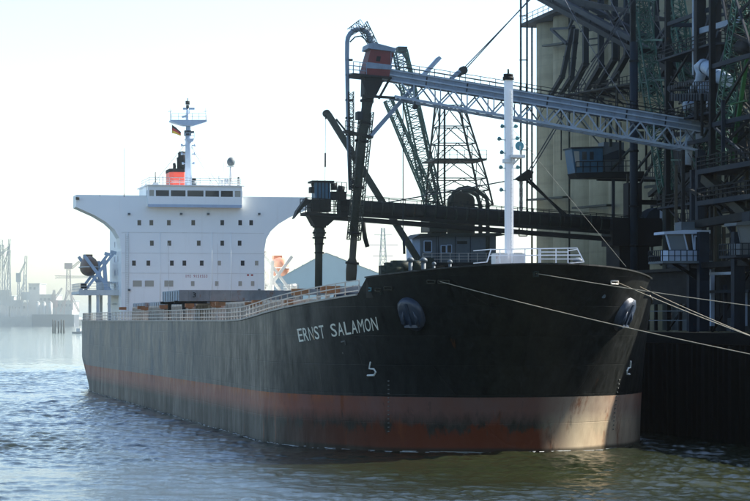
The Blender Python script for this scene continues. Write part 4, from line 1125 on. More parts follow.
T2.part('hanger_beam', MB().beam(dd(505, -35), V3((UD, -34, dd(505, -35).z + 4)), .8, .9), 'darksteel')
for y in (16, 60, 104, 150): T2.part('rod_spacer', MB().beam(dd(519.5, y), dd(528, y), .1), 'darksteel')
T2.part('hanging_cage', MB().lattice(dd(521, 180), dd(521, 230), .3, .3, 8, .04, .03), 'railwhite')
T2.part('bracket', MB().beam(dd(519, 236), dd(527, 236), .12).beam(dd(519, 228), dd(519, 236), .1).beam(dd(527, 228), dd(527, 236), .1), 'darksteel')
# its tower
cx = pu(634, 200, 73.0)
T2.part('tower_column', MB().beam((76.5, -34.3, QZ), (76.5, -34.3, 24), 1.5, 1.7), 'black')
T2.part('tower_column', MB().beam((76.5, -34.3, 24), (76.5, -34.3, 54), .5, .5), 'darksteel')
T2.part('tower_column', MB().beam((76.5, -38.5, QZ), (76.5, -38.5, 54), .6, .6), 'darksteel')
T2.part('front_pipe', MB().tube(V3((cx.x, cx.y, QZ)), V3((cx.x, cx.y, pu(634, 42, 73).z)), .42, 10), 'bluesteel')
for y in (60, 108, 150, 205, 245): T2.part('pipe_joint', MB().tube(pu(634, y, 73), pu(634, y + 2, 73), .52, 10), 'darksteel')
T2.part('pivot_house', MB().box(dd(608, 246, -1.6), dd(657, 219, 2.2)), 'black')
T2.part('pivot_arch', MB().prism([tuple(dd(x, y).yz) for x, y in ((640, 221), (645, 212), (652, 208), (660, 211), (668, 222))], UD - 1.5, UD + 1.5, 0), 'bluesteel')
T2.part('arch_cladding', MB().prism([tuple(dd(x, y).yz) for x, y in ((655, 211), (661, 214), (669, 226), (664, 226), (655, 219))], UD - 1.56, UD - 1.502, 0), 'palecabin')
for z in (16, 22, 30, 38, 46, 53): T2.part('tower_tie', MB().beam((76.5, -34.3, z), (76.5, -38.5, z), .5), 'darksteel')
for x0, y0 in ((612, 285),): 
    p = dd(x0, y0); T2.part('tower_shaft', MB().box((74.5, dd(618, 280).y, QZ), (79, dd(648, 280).y, 19)), 'black')

# ------------------------------------------------------------------ blue operator's cabin under the grey boom
k = P(-36.0)
u_ = k(585, 165).x
def bc(x, y, du=0.0):
    p = pu(x, y, u_); p.x += du; return p
BC = Thing('blue_cabin', tuple(bc(587, 178)), 'blue operator cabin hanging in front of the silo below the grey boom', 'cabin')
BC.part('cabin_body', MB().prism([tuple(bc(x, y).yz) for x, y in ((568, 149.5), (599, 148.5), (599, 174), (571.5, 173.5))], u_ - 1.4, u_ + 1.4, 0), 'blue')
BC.part('cabin_roof', MB().prism([tuple(bc(x, y).yz) for x, y in ((567, 149.5), (600, 148.3), (600, 147.3), (567, 148.3))], u_ - 1.6, u_ + 1.6, 0), 'bluesteel')
BC.part('cabin_floor', MB().prism([tuple(bc(x, y).yz) for x, y in ((571, 173.6), (640, 172), (640, 179), (574, 178.5))], u_ - 1.5, u_ + 1.5, 0), 'black')
for xa, xb in ((578.5, 583), (586, 590)): BC.part('window', MB().box(bc(xa, 152.5, -1.43), bc(xb, 160.5, -1.405)), 'glass')
BC.part('window', MB().prism([tuple(bc(x, y).yz) for x, y in ((570.2, 152), (575.5, 152), (576, 168), (572.2, 168))], u_ - 1.43, u_ - 1.405, 0), 'blind')
BC.part('access_railing', MB().rail([bc(572, 173, -1.5), bc(636, 172, -1.5)], 1.2, .9, .04, 2), 'darksteel')
BC.part('equipment_box', MB().box(bc(601, 172, -1.1), bc(621, 143, 1.1)), 'cabin')
BC.part('equipment_hood', MB().prism([tuple(bc(x, y).yz) for x, y in ((600, 156), (617, 150), (622, 152), (622, 160), (600, 160))], u_ - 1.3, u_ - 1.101, 0), 'bluesteel')
BC.part('support_bracket', MB().beam(bc(636, 178), V3((u_, -41.4, bc(636, 178).z - 1)), .5).beam(bc(600, 178, 1), V3((u_ + 2, -45.5, bc(600, 178).z)), .5), 'darksteel')

# ------------------------------------------------------------------ elevator tower with grey machine house
k = P(-27.0); ue = k(455, 250).x
def ev(x, y, du=0.0):
    p = pu(x, y, ue); p.x += du; return p
EL = Thing('elevator_tower', (ue + 2, ev(455, 260).y, QZ), 'grey machine house with conical hopper and tall lattice mast standing behind the bow', 'tower')
MH = EL.part('machine_house', MB().prism([tuple(ev(x, y).yz) for x, y in ((421, 236), (496, 235.5), (496, 264), (421, 264))], ue, ue + 5, 0), 'cabin')
EL.part('house_wing', MB().prism([tuple(ev(x, y).yz) for x, y in ((413, 238.5), (421, 236), (421, 264), (414, 264))], ue + .5, ue + 4, 0), 'palecabin', MH)
EL.part('house_roof', MB().prism([tuple(ev(x, y).yz) for x, y in ((412, 238.6), (420, 233.6), (498, 233), (507, 235), (498, 236.2), (421, 236.4))], ue - .5, ue + 5.4, 0), 'darkgreen', MH)
for x0, x1, y0, y1, w in ((424, 431.5, 241, 252, 'glass'), (441, 446, 245.5, 253, 'glass'), (446.8, 451.5, 245, 253, 'glass')):
    EL.part('window', MB().box(ev(x0, y0, -.05), ev(x1, y1, -.004)), w, MH)
    EL.part('window_frame', MB().beam(ev(x0, y0, -.05), ev(x1, y0, -.05), .1).beam(ev(x0, y1, -.05), ev(x1, y1, -.05), .1).beam(ev(x0, y0, -.05), ev(x0, y1, -.05), .1).beam(ev(x1, y0, -.05), ev(x1, y1, -.05), .1), 'palecabin', MH)
EL.part('louvre', MB().box(ev(457, 241, -.06), ev(467, 244, -.004)), 'darksteel', MH)
for x in (436, 438, 455, 470, 486): EL.part('panel_joint', MB().box(ev(x, 236.5, -.05), ev(x + .6, 263, -.002)), 'bluesteel', MH)
EL.part('gallery_railing', MB().rail([ev(421, 262.5, -1), ev(520, 262, -1)], 1.1, 1.2, .03, 3), 'railwhite', MH)
EL.part('service_deck', MB().beam(ev(412, 264.5, 2), ev(522, 264.5, 2), 7, .4), 'darksteel')
HP = EL.part('hopper_drum', MB().path([ev(466, 234, 2.5), ev(466, 199, 2.5), ev(466, 195, 2.5), ev(466, 190, 2.5)], [1.75, 1.75, 1.55, .5], 20), 'tan')
EL.part('drum_vents', MB().box(ev(461, 201, .7), ev(463, 204, .9)).box(ev(468, 201, .7), ev(470, 204, .9)), 'darksteel', HP)
for pts in (((451, 207), (453, 193), (459, 189), (467, 187.5), (476, 190), (486, 198), (487.3, 204), (487.3, 263)), ((462, 191), (470, 191), (477, 196), (480, 206), (480, 233))):
    EL.part('dust_pipe', MB().path([ev(x, y, -.2) for x, y in pts], .26, 10), 'darkgreen')
bays = [(205, 437, 493), (190, 437.3, 489.5), (178, 437.6, 486.7), (160, 438, 481.5), (143, 438.6, 476), (126, 439.3, 470.5), (105, 440, 464)]
LT = MB(); prevr = None
for y, xl, xr in bays:
    c = ev(xl, y); d_ = ev(xr, y); w = abs(d_.y - c.y) * .85
    ring = [c + V3((0, 0, 0)), d_, d_ + V3((w, 0, 0)), c + V3((w, 0, 0))]
    for i in range(4): LT.beam(ring[i], ring[(i + 1) % 4], .12)
    if prevr:
        for i in range(4):
            j = (i + 1) % 4
            LT.beam(prevr[i], ring[i], .2); m1 = ring[i].lerp(ring[j], .5)
            LT.beam(prevr[i], m1, .1).beam(prevr[j], m1, .1)
    prevr = ring
EL.part('lattice_mast', LT, 'darkgreen')
EL.part('mast_platform', MB().beam(ev(433, 159.8, 2.5), ev(485, 159.8, 2.5), 6.8, .25).rail([ev(433, 159.5, -.9), ev(485, 159.5, -.9)], 1.1, 1, .03, 2), 'darkgreen')
EL.part('mast_post', MB().beam(ev(446.5, 105, 1), ev(446.5, 205, 1), .22), 'darkgreen')
for x in (428, 447, 468, 490):
    for du in (.3, 4.6): p = ev(x, 264, du); EL.part('leg', MB().beam(p, V3((p.x, p.y, QZ - .3)), .7), 'darksteel')
for xa, xb in ((428, 447), (447, 468), (468, 490)):
    p, q_ = ev(xa, 264, .3), ev(xb, 264, .3); EL.part('leg_brace', MB().beam(p, V3((q_.x, q_.y, QZ)), .25), 'darksteel')

# ------------------------------------------------------------------ small lattice jib crane behind it
k = P(-31.0); uc = k(437, 210).x
def cr(x, y, du=0.0):
    p = pu(x, y, uc); p.x += du; return p
JC = Thing('lattice_crane', (uc, cr(437, 210).y, QZ), 'green crane with two slender lattice jibs crossing behind the grey boom', 'crane')
JC.part('jib', MB().lattice(cr(436, 212, .0), cr(388, 100), 1.3, 1.0, 26, .2, .1), 'green')
JC.part('jib', MB().lattice(cr(438, 214, 1.5), cr(402.5, 50, 1.5), 2.1, 1.6, 30, .22, .1), 'green')
JC.part('jib_tip', MB().box(cr(399.5, 51, .7), cr(408.5, 46, 2.3)).beam(cr(401, 46, 1.5), cr(412, 62, 1.5), .25), 'darkgreen')
JC.part('jib_back_leg', MB().beam(cr(409, 52, 1.5), cr(414, 75, 1.5), .35).beam(cr(414, 75, 1.5), cr(443, 212, 1.5), .35), 'green')
JC.part('slewing_house', MB().box(cr(426, 232, -2), cr(450, 208, 3)), 'darkgreen')
JC.part('pedestal', MB().path([V3((uc, cr(437, 210).y, QZ - .3)), cr(437, 231)], [1.8, 1.3], 14), 'darkgreen')

# ------------------------------------------------------------------ grey slewing derrick on the quay edge
uj = 112.0
def sj(x, y, du=0.0):
    p = pu(x, y, uj); p.x += du; return p
SJ = Thing('slewing_derrick', (uj, sj(424, 262).y, QZ), 'slender grey derrick arm slanting up behind the suction leg, hook line hanging', 'derrick')
SJ.part('derrick_arm', MB().beam(sj(422, 266), sj(328, 114), .62, .7), 'darkgreen')
SJ.part('arm_tip', MB().tube(sj(326.5, 113.5, -.3), sj(326.5, 113.5, .3), .45, 12).beam(sj(325.5, 114), sj(326, 119), .2), 'darksteel')
SJ.part('arm_tie', MB().beam(sj(336, 119), sj(349, 135), .2), 'darksteel')
SJ.part('hook_line', MB().tube(sj(325.4, 118), sj(325, 200), .03, 5).tube(sj(325.3, 153), sj(325.2, 167), .1, 6), 'wire')
SJ.part('pedestal', MB().path([V3((uj, sj(424, 262).y, QZ - .3)), sj(424, 258)], [1.1, .8], 14).box(sj(416, 268, -1), sj(432, 258, 1)), 'darkgreen')

# ------------------------------------------------------------------ green lattice masts beside the tower
k = P(-35.5)
GA = Thing('green_lattice_mast', tuple(V3((k(660, 200).x, -35.5, QZ))), 'green lattice mast leaning across the tower above the end of the grey boom', 'mast')
GA.part('lattice_leg', MB().lattice(k(632, -40), k(668, 190), 1.6, 1.5, 34, .15, .08), 'green')
GA.part('lattice_leg', MB().lattice(k(650, -40) + V3((0, -2, 0)), k(689, 190) + V3((0, -2, 0)), 1.5, 1.3, 34, .15, .08), 'green')
GA.part('lattice_leg', MB().lattice(k(640, -40) + V3((1.5, -1, 0)), k(640, 90) + V3((1.5, -1, 0)), 1.7, 1.5, 18, .13, .07), 'green')
for y in (0, 40, 80, 120, 160): GA.part('tie', MB().beam(k(635 + y * .16, y), k(656 + y * .17, y), .18), 'green')
GA.part('mast_foot', MB().beam(k(668, 190), V3((k(668, 190).x, -35.5, QZ)), .9), 'darkgreen')
k = P(-32.0)
GB = Thing('green_derrick', tuple(V3((k(735, 200).x, -32, QZ))), 'bright green lattice derrick at the edge of the picture beside the dark tower', 'mast')
GB.part('lattice_leg', MB().lattice(k(749, -40), k(716, 165), 1.3, 1.3, 30, .13, .07), 'green')
GB.part('lattice_leg', MB().lattice(k(729, -40), k(744, 165) + V3((0, -1.5, 0)), 1.3, 1.3, 30, .13, .07), 'darkgreen')
GB.part('stay_bar', MB().beam(k(760, -30), k(732, 160), .34, .3), 'brightgreen')
GB.part('gusset', MB().box(k(733, 105), k(748, 100) + V3((0, .3, 0))), 'brightgreen')
GB.part('drum', MB().tube(k(742, 47), k(756, 47), .75, 14), 'black')
GB.part('mast_foot', MB().beam(k(716, 165), V3((k(716, 165).x, -32, QZ)), .7), 'darkgreen')

# ------------------------------------------------------------------ platform tower at the edge
us_ = P(-30.0)
ua_, ub_ = us_(752, 200).x - 9, us_(706, 200).x
PT = Thing('stair_tower', ((ua_ + ub_) / 2, -32, QZ), 'dark steel platform tower with railed landings at the picture\'s edge', 'tower')
zl = [us_(728, y).z for y in (268, 198, 166, 120, 60)]
steel_frame(PT, (ua_, (ua_ + ub_) / 2, ub_), (-30.6, -34.5), [QZ] + zl + [46], .5, ('darksteel', 'bluesteel'), ())
for y in (166, 198):
    za = us_(728, y).z
    o = PT.part('landing', MB().box((ua_ - 1, -29.2, za - .45), (ub_ + .4, -34.5, za)), 'bluesteel')
    PT.part('landing_railing', MB().rail([(ua_ - 1, -29.3, za), (ub_ + .4, -29.3, za), (ub_ + .4, -34, za)], 1.15, 1.1, .05, 3), 'darksteel', o)
for i in range(5):
    z0, z1_ = zl[0] + 1 + i * 5.2, zl[0] + 6.2 + i * 5.2
    st = MB()
    a_, c_ = ((ua_ + 1, z0), (ub_ - 1, z1_)) if i % 2 else ((ub_ - 1, z0), (ua_ + 1, z1_))
    for dv in (-31.4, -32.4): st.beam((a_[0], dv, a_[1]), (c_[0], dv, c_[1]), .12, .3)
    for j in range(14):
        t = (j + .5) / 14; st.box((a_[0] + (c_[0] - a_[0]) * t - .14, -31.4, a_[1] + (c_[1] - a_[1]) * t), (a_[0] + (c_[0] - a_[0]) * t + .14, -32.4, a_[1] + (c_[1] - a_[1]) * t + .05))
    PT.part('stair_flight', st, 'darksteel')
for x, y0, y1, w, mt in ((690, 170, 330, .5, 'bluesteel'), (697, 150, 330, .7, 'bluesteel'), (709, 262, 330, .35, 'palecabin'), (722, 285, 330, .3, 'bluesteel'), (735, 255, 330, .8, 'bluesteel'), (742, 290, 330, .3, 'palecabin'), (680, 150, 225, .3, 'darksteel'), (673, 165, 225, .25, 'tan'), (712, 170, 262, .25, 'tan'), (720, 100, 166, .3, 'bluesteel'), (745, 180, 225, .4, 'tan')):
    a_, c_ = us_(x, y0), us_(x, min(y1, 326)); a_.y = c_.y = -30.3
    PT.part('stanchion', MB().beam(a_, V3((a_.x, a_.y, max(QZ, c_.z))), w), mt)
for (xa, ya, xb, yb, w, mt) in ((705, 178, 748, 215, .8, 'tan'), (722, 208, 690, 190, .3, 'darksteel'), (690, 268, 748, 262, .5, 'tan'), (700, 274, 733, 273, .25, 'palecabin'), (693, 292, 750, 291, .25, 'bluesteel'), (690, 226, 706, 222, .5, 'tan')):
    PT.part('cross_member', MB().beam(us_(xa, ya), us_(xb, yb), w), mt)
# dust hopper and ducting inside the tower mass
k = P(-37.5)
for (x0, y0, x1, y1, mt) in ((664, 150, 682, 172, 'darksteel'), (668, 176, 690, 196, 'bluesteel'), (655, 182, 664, 205, 'tan'), (690, 200, 702, 222, 'darksteel'), (727, 118, 748, 150, 'bluesteel'), (706, 110, 722, 140, 'darksteel')):
    PT.part('machine_casing', MB().box(k(x0, y0), k(x1, y1) + V3((0, -1.8, 0))), mt)
for (xa, ya, xb, yb, w, mt) in ((650, 195, 676, 172, .5, 'tan'), (645, 178, 672, 178, .3, 'darksteel'), (676, 186, 700, 188, .4, 'bluesteel'), (660, 140, 660, 205, .3, 'bluesteel'), (652, 205, 690, 200, .4, 'darksteel'), (672, 160, 690, 205, .3, 'tan'), (694, 110, 694, 200, .35, 'tan'), (702, 95, 714, 165, .4, 'darksteel')):
    PT.part('duct', MB().beam(k(xa, ya), k(xb, yb), w), mt)
rb = MB()
for (xa, xb, y) in ((648, 684, 178), (652, 690, 205), (682, 702, 158), (660, 690, 225)): rb.rail([k(xa, y), k(xb, y)], 1.2, .7, .04, 2)
PT.part('inner_railing', rb, 'tan')

# ------------------------------------------------------------------ control cabins
def cabin(name, label, v, X0, X1, ytop, ybot, mats, side=1):
    k = P(v); uc_ = k((X0 + X1) / 2, ybot).x
    def c(x, y, du=0.0):
        p = pu(x, y, uc_); p.x += du; return p
    T = Thing(name, tuple(c((X0 + X1) / 2, ybot)), label, 'cabin')
    w = X1 - X0; H = ybot - ytop
    fx = lambda t: X0 + w * t
    fy = lambda t: ytop + H * t
    D = 2.4
    T.part('cabin_base', MB().prism([tuple(c(x, y).yz) for x, y in ((fx(.1), fy(.72)), (fx(.97), fy(.72)), (fx(.97), fy(1)), (fx(.1), fy(1)))], uc_ - D / 2, uc_ + D / 2, 0), mats[0])
    T.part('cabin_rear', MB().prism([tuple(c(x, y).yz) for x, y in ((fx(.86), fy(.3)), (fx(.97), fy(.3)), (fx(.97), fy(.72)), (fx(.86), fy(.72)))], uc_ - D / 2, uc_ + D / 2, 0), mats[1])
    for a1, a2 in ((.02, .12), (.42, .5), (.60, .64), (.80, .86)):
        s1 = .03 if a1 < .3 else 0
        T.part('window_post', MB().prism([tuple(c(x, y).yz) for x, y in ((fx(a1), fy(.3)), (fx(a1 + .03), fy(.3)), (fx(a2 + .03), fy(.72)), (fx(a2), fy(.72)))], uc_ - D / 2, uc_ - D / 2 + .15, 0), mats[0])
    T.part('pane', MB().prism([tuple(c(x, y).yz) for x, y in ((fx(.05), fy(.3)), (fx(.43), fy(.3)), (fx(.5), fy(.72)), (fx(.14), fy(.72)))], uc_ - D / 2 + .05, uc_ - D / 2 + .1, 0), 'pale_glass')
    T.part('pane', MB().prism([tuple(c(x, y).yz) for x, y in ((fx(.45), fy(.3)), (fx(.6), fy(.3)), (fx(.64), fy(.72)), (fx(.52), fy(.72)))], uc_ - D / 2 + .05, uc_ - D / 2 + .1, 0), 'glass')
    dr = T.part('door', MB().box(c(fx(.66), fy(.34), -D / 2 + .04), c(fx(.82), fy(.82), -D / 2 - .03)), mats[0])
    T.part('door_pane', MB().box(c(fx(.685), fy(.38), -D / 2 - .045), c(fx(.795), fy(.74), -D / 2 - .032)), 'glass', dr)
    rf = T.part('roof', MB().prism([tuple(c(x, y).yz) for x, y in ((fx(-.02), fy(.24)), (fx(.4), fy(.2)), (fx(1), fy(.2)), (fx(1), fy(.29)), (fx(-.02), fy(.31)))], uc_ - D / 2 - .25, uc_ + D / 2 + .25, 0), mats[0])
    T.part('roof_unit', MB().box(c(fx(.4), fy(-.02), -.9), c(fx(.85), fy(.2), .9)), mats[1], rf)
    T.part('balcony', MB().beam(c(fx(-.1), fy(1.04)), c(fx(1.0), fy(1.04)), D + 1.6, .22), mats[1])
    T.part('balcony_railing', MB().rail([c(fx(-.1), fy(1.02), D / 2 + .7), c(fx(-.1), fy(1.02), -D / 2 - .7), c(fx(.98), fy(1.02), -D / 2 - .7)], 1.0, .55, .035, 2), 'bluesteel')
    T.part('knee_bracket', MB().beam(c(fx(.3), fy(1.06)), c(fx(.95), fy(1.55)), .3).beam(c(fx(.95), fy(1.04)), c(fx(.95), fy(1.9)), .5), 'darksteel')
    return T
m, nt, b = _mat('pale_glass'); M['pale_glass'] = m
b.inputs['Base Color'].default_value = (0.10, 0.14, 0.17, 1); b.inputs['Roughness'].default_value = 0.15
cabin('control_cabin', 'pale blue-white control cabin with slanted windows and railed balcony', -27.2, 660, 705, 223, 261, ('palecabin', 'cabin'))
cabin('control_cabin', 'weathered grey control cabin cut off by the picture\'s edge', -27.6, 731, 768, 213, 255, ('cabin', 'bluesteel'))
# legs the cabins stand on
k = P(-28.5)
CT = Thing('cabin_gantry', tuple(V3((k(700, 300).x, -28.5, QZ))), 'dark riveted gantry legs below the pale control cabin', 'gantry')
for x, w in ((692, .8), (703, .9), (738, 1.0)):
    p = k(x, 232); CT.part('leg', MB().beam(p, V3((p.x, p.y, QZ)), w, w * .8), 'bluesteel')
CT.part('cap_beam', MB().beam(k(688, 226), k(760, 214), .9, .7), 'darksteel')
CT.part('sill_beam', MB().beam(k(690, 266), k(760, 262), .6, .5), 'darksteel')

# ------------------------------------------------------------------ shed and panel wall along the quay
k = P(-30.8)
SH = Thing('loading_shed', tuple(V3((k(668, 300).x, -31, QZ))), 'dark open-fronted loading shed on the quay beyond the bow tip', 'shed')
ua_, ub_ = k(692, 300).x, k(632, 300).x
z0, z1_, z2_ = QZ, k(668, 304).z, k(668, 272).z
SH.part('lintel_wall', MB().box((ua_, -30.8, z1_), (ub_, -31.2, z2_)), 'black')
SH.part('back_wall', MB().box((ua_, -35, z0), (ub_, -35.2, z2_)), 'cabin')
SH.part('shed_roof', MB().box((ua_ - .5, -30.2, z2_), (ub_ + .5, -35.6, z2_ + .3)), 'darksteel')
for i in range(6):
    u = ua_ + (ub_ - ua_) * i / 5; SH.part('shed_post', MB().beam((u, -30.9, z0), (u, -30.9, z1_), .3), 'darksteel')
for z in (z0 + 1.0, z0 + 1.9): SH.part('shed_rail', MB().beam((ua_, -30.7, z), (ub_, -30.7, z), .08), 'cabin')
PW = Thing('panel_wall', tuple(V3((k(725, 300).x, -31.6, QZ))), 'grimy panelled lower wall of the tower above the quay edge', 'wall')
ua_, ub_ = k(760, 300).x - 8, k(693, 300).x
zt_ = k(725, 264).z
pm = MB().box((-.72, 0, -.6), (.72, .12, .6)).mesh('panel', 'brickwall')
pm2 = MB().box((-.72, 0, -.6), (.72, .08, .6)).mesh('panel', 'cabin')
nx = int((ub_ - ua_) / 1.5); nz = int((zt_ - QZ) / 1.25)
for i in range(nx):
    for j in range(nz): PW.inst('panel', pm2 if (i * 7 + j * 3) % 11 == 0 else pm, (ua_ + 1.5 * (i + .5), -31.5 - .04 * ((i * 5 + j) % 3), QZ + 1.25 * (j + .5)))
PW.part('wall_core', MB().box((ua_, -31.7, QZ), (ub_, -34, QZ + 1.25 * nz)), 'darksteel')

# ------------------------------------------------------------------ crane rails, bollards and moorings
for v in (-23.5, -33.6):
    single('crane_rail', MB().beam((-60, v, QZ - .28), (300, v, QZ - .28), .12, .16), 'darksteel', (0, v, QZ - .35), 'steel crane rail laid along the quay, %s' % ('near the water edge' if v > -30 else 'landward one below the towers'), 'rail', 'crane rails')
DOL = Thing('mooring_dolphin', (-27, -17, -1), 'concrete mooring dolphin with bollards just past the frame, holding the bow lines', 'dolphin')
DOL.part('cap', MB().box((-31, -19.5, 4.2), (-23, -14.5, 5.2)), 'quayconc')
for u in (-30, -24):
    for v in (-18.6, -15.4): DOL.part('pile', MB().tube((u, v, -2), (u, v, 4.2), .45, 12), 'sheet')
bol = []
for u, v in ((-29.5, -17), (-27, -17), (-24.5, -17)):
    DOL.part('bollard', MB().path([(u, v, 5.2), (u, v, 5.8), (u, v, 5.85), (u, v, 6.0)], [.22, .2, .36, .36], 12), 'darksteel'); bol.append(V3((u, v, 5.5)))
def rope(xa, ya, xm, ym, end, label, sag=.35):
    a_ = hullhit(xa, ya, .1)
    pts = []
    for i in range(25):
        t = i / 24; p = a_.lerp(end, t); p.z -= sag * 4 * t * (1 - t); pts.append(p)
    single('mooring_rope', MB().path(pts, .03, 6), 'rope', tuple(end), label, 'rope', 'bow mooring ropes')
rope(440, 281.5, 634, 322, bol[0], 'longest mooring rope, crossing the whole dark bow below the anchor')
rope(536, 273.5, 650, 303, V3((-26, -21.5, 8.9)), 'highest mooring rope, from the fairlead at the stem', .25)
rope(616, 281.8, 700, 330, bol[1], 'mooring rope from the pale square fairlead near the bow tip')
rope(640, 287, 700, 322, bol[2], 'mooring rope leaving the outermost corner of the bow', .3)
single('quay_bollard', MB().path([(-26, -21.5, QZ), (-26, -21.5, QZ + .6), (-26, -21.5, QZ + .65), (-26, -21.5, QZ + .85)], [.24, .22, .4, .38], 12), 'darksteel', (-26, -21.5, QZ), 'iron bollard on the quay edge taking the highest bow rope', 'bollard')
SHIP.part('mast_stay', MB().tube(fm(511, 127), hullhit(626, 266.5, .05), .018, 5), 'rope', FM)

# ------------------------------------------------------------------ unseen block added past the frame to shade the bow
EB = Thing('added_shade_block', (13, -33, QZ), 'tall made-up block on the quay, unseen past the frame, added to shade the bow', 'building')
EB.part('wall', MB().box((7.3, -27, QZ - .3), (19, -40, 40)), 'concrete')
EB.part('roof', MB().box((6.9, -26.6, 40), (19.4, -40.4, 40.5)), 'darksteel')
for z in (14, 20, 26, 32): EB.part('string_course', MB().box((7.25, -26.9, z), (19.05, -27.0, z + .3)), 'quayconc')

# ------------------------------------------------------------------ pipe runs, cables, ladders and small decks threaded through the towers
rg = random.Random(21)
def tangle(T, n, xr, yr, vr, mats, wr):
    for i in range(n):
        x, y, v = rg.uniform(*xr), rg.uniform(*yr), rg.uniform(*vr); k_ = P(v); kind = rg.random()
        w = rg.uniform(*wr); mt = rg.choice(mats)
        if kind < .36: T.part('riser_pipe', MB().beam(k_(x, y), k_(x, y + rg.uniform(30, 90)), w), mt)
        elif kind < .62:
            l = rg.uniform(12, 40); T.part('walk_beam', MB().beam(k_(x, y), k_(x + l, y - l * .12), w, w * 1.2), mt)
        elif kind < .84:
            l = rg.uniform(14, 36) * rg.choice((-1, 1)); T.part('diagonal_tie', MB().beam(k_(x, y), k_(x + l, y + abs(l) * rg.uniform(.8, 1.9)), w * .7), mt)
        elif kind < .93:
            l = rg.uniform(12, 26); T.part('landing_rail', MB().rail([k_(x, y), k_(x + l, y - l * .12)], 1.1, .8, .03, 3), mt)
        else:
            l = rg.uniform(4, 9); T.part('junction_box', MB().box(k_(x, y), k_(x + l, y + l * rg.uniform(.8, 1.6)) + V3((.0, -1.0, 0))), mt)
dk_ = ['darksteel', 'darksteel', 'black', 'bluesteel', 'darkgreen', 'tan']
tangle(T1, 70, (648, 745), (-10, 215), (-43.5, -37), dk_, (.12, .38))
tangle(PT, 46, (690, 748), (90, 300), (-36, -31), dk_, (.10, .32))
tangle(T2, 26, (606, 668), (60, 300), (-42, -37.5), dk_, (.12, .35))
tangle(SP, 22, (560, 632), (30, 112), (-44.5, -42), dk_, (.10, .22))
for (x0, y0, x1, y1) in ((600, -20, 700, 150), (560, -10, 640, 120), (640, 0, 748, 140), (610, 20, 720, 200), (655, -10, 690, 230)):
    a_, b_ = pv(x0, y0, -37.0), pv(x1, y1, -33.5)
    T1.part('slack_cable', MB().path([a_.lerp(b_, t) - V3((0, 0, 3.0 * t * (1 - t))) for t in np.linspace(0, 1, 9)], .045, 5), 'wire')
for (x0, x1, y) in ((545, 566, 46), (529, 566, 200), (575, 610, 208)):
    kq = P(-45.2); T2.part('wall_gangway', MB().beam(kq(x0, y), kq(x1, y - 3), .9, .25), 'darkgreen')

wq = MB().box((-.7, -.05, -.9), (.7, .05, .9)).mesh('stair_window', 'glass')  # windows and trim dressing the added shade block
for z in (11.5, 17.5, 23.5, 29.5, 35.5):
    for u in (10.5, 15.8): EB.inst('window', wq, (u, -26.98, z))
for u in (7.4, 13.15, 18.9): EB.part('pilaster', MB().box((u - .4, -26.7, QZ - .3), (u + .4, -27.02, 39.9)), 'quayconc')
EB.part('downpipe', MB().tube((12.2, -26.8, QZ), (12.2, -26.8, 40), .12, 8), 'darksteel')
# ------------------------------------------------------------------ hall and pylon behind the ship
def wl(x, y, Y): return pY(x, y, Y)
YH = 620.0
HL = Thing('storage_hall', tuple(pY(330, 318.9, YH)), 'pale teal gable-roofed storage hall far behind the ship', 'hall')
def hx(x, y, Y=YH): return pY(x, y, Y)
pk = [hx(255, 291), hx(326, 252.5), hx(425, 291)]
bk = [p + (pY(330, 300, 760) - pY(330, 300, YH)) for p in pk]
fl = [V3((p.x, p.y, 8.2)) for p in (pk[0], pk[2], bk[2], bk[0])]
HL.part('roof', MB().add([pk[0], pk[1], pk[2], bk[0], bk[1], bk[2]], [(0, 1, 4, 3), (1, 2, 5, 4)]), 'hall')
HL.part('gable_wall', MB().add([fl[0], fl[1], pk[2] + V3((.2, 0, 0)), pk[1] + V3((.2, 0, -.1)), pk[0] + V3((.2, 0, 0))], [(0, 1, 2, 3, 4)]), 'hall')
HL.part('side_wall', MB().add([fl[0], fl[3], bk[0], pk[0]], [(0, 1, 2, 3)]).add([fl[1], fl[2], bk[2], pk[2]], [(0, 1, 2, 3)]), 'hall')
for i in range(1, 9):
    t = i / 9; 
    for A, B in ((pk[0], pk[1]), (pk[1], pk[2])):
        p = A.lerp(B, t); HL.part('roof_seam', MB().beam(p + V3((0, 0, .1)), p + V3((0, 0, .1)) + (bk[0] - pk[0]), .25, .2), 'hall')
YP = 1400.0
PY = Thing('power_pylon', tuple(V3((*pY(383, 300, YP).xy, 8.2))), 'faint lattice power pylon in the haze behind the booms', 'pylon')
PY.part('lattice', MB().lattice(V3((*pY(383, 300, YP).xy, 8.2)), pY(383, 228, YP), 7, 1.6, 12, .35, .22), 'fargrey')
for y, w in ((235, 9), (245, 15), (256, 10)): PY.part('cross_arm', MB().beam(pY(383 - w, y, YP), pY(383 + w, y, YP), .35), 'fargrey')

# ------------------------------------------------------------------ far harbour across the river
YF = 4800.0
kf = FPX * 0 + 1
def far(x, y, Y=YF): return pY(x, y, Y)
fq = MB()
a_, b_ = far(-60, 318), far(31, 318)
def slab(xa, xb, ytop, Y0, Y1, z0=-2):
    pa, pb, pc, pd = pY(xa, ytop, Y0), pY(xb, ytop, Y0), None, None
    z = pa.z; c1, c2 = L(*[(xb - 375) / FPX * Y0, Y1, z]), L(*[(xa - 375) / FPX * Y0, Y1, z])
    vs = [pa, pb, c1, c2]
    return MB().add([V3((p.x, p.y, z0)) for p in vs] + vs, [(3, 2, 1, 0), (4, 5, 6, 7), (0, 1, 5, 4), (1, 2, 6, 5), (2, 3, 7, 6), (3, 0, 4, 7)])
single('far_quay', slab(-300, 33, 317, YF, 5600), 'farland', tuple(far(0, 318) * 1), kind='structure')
single('far_shore', slab(-600, 420, 319.4, 5500, 9000), 'farland', tuple(far(60, 318, 5500)), kind='structure')
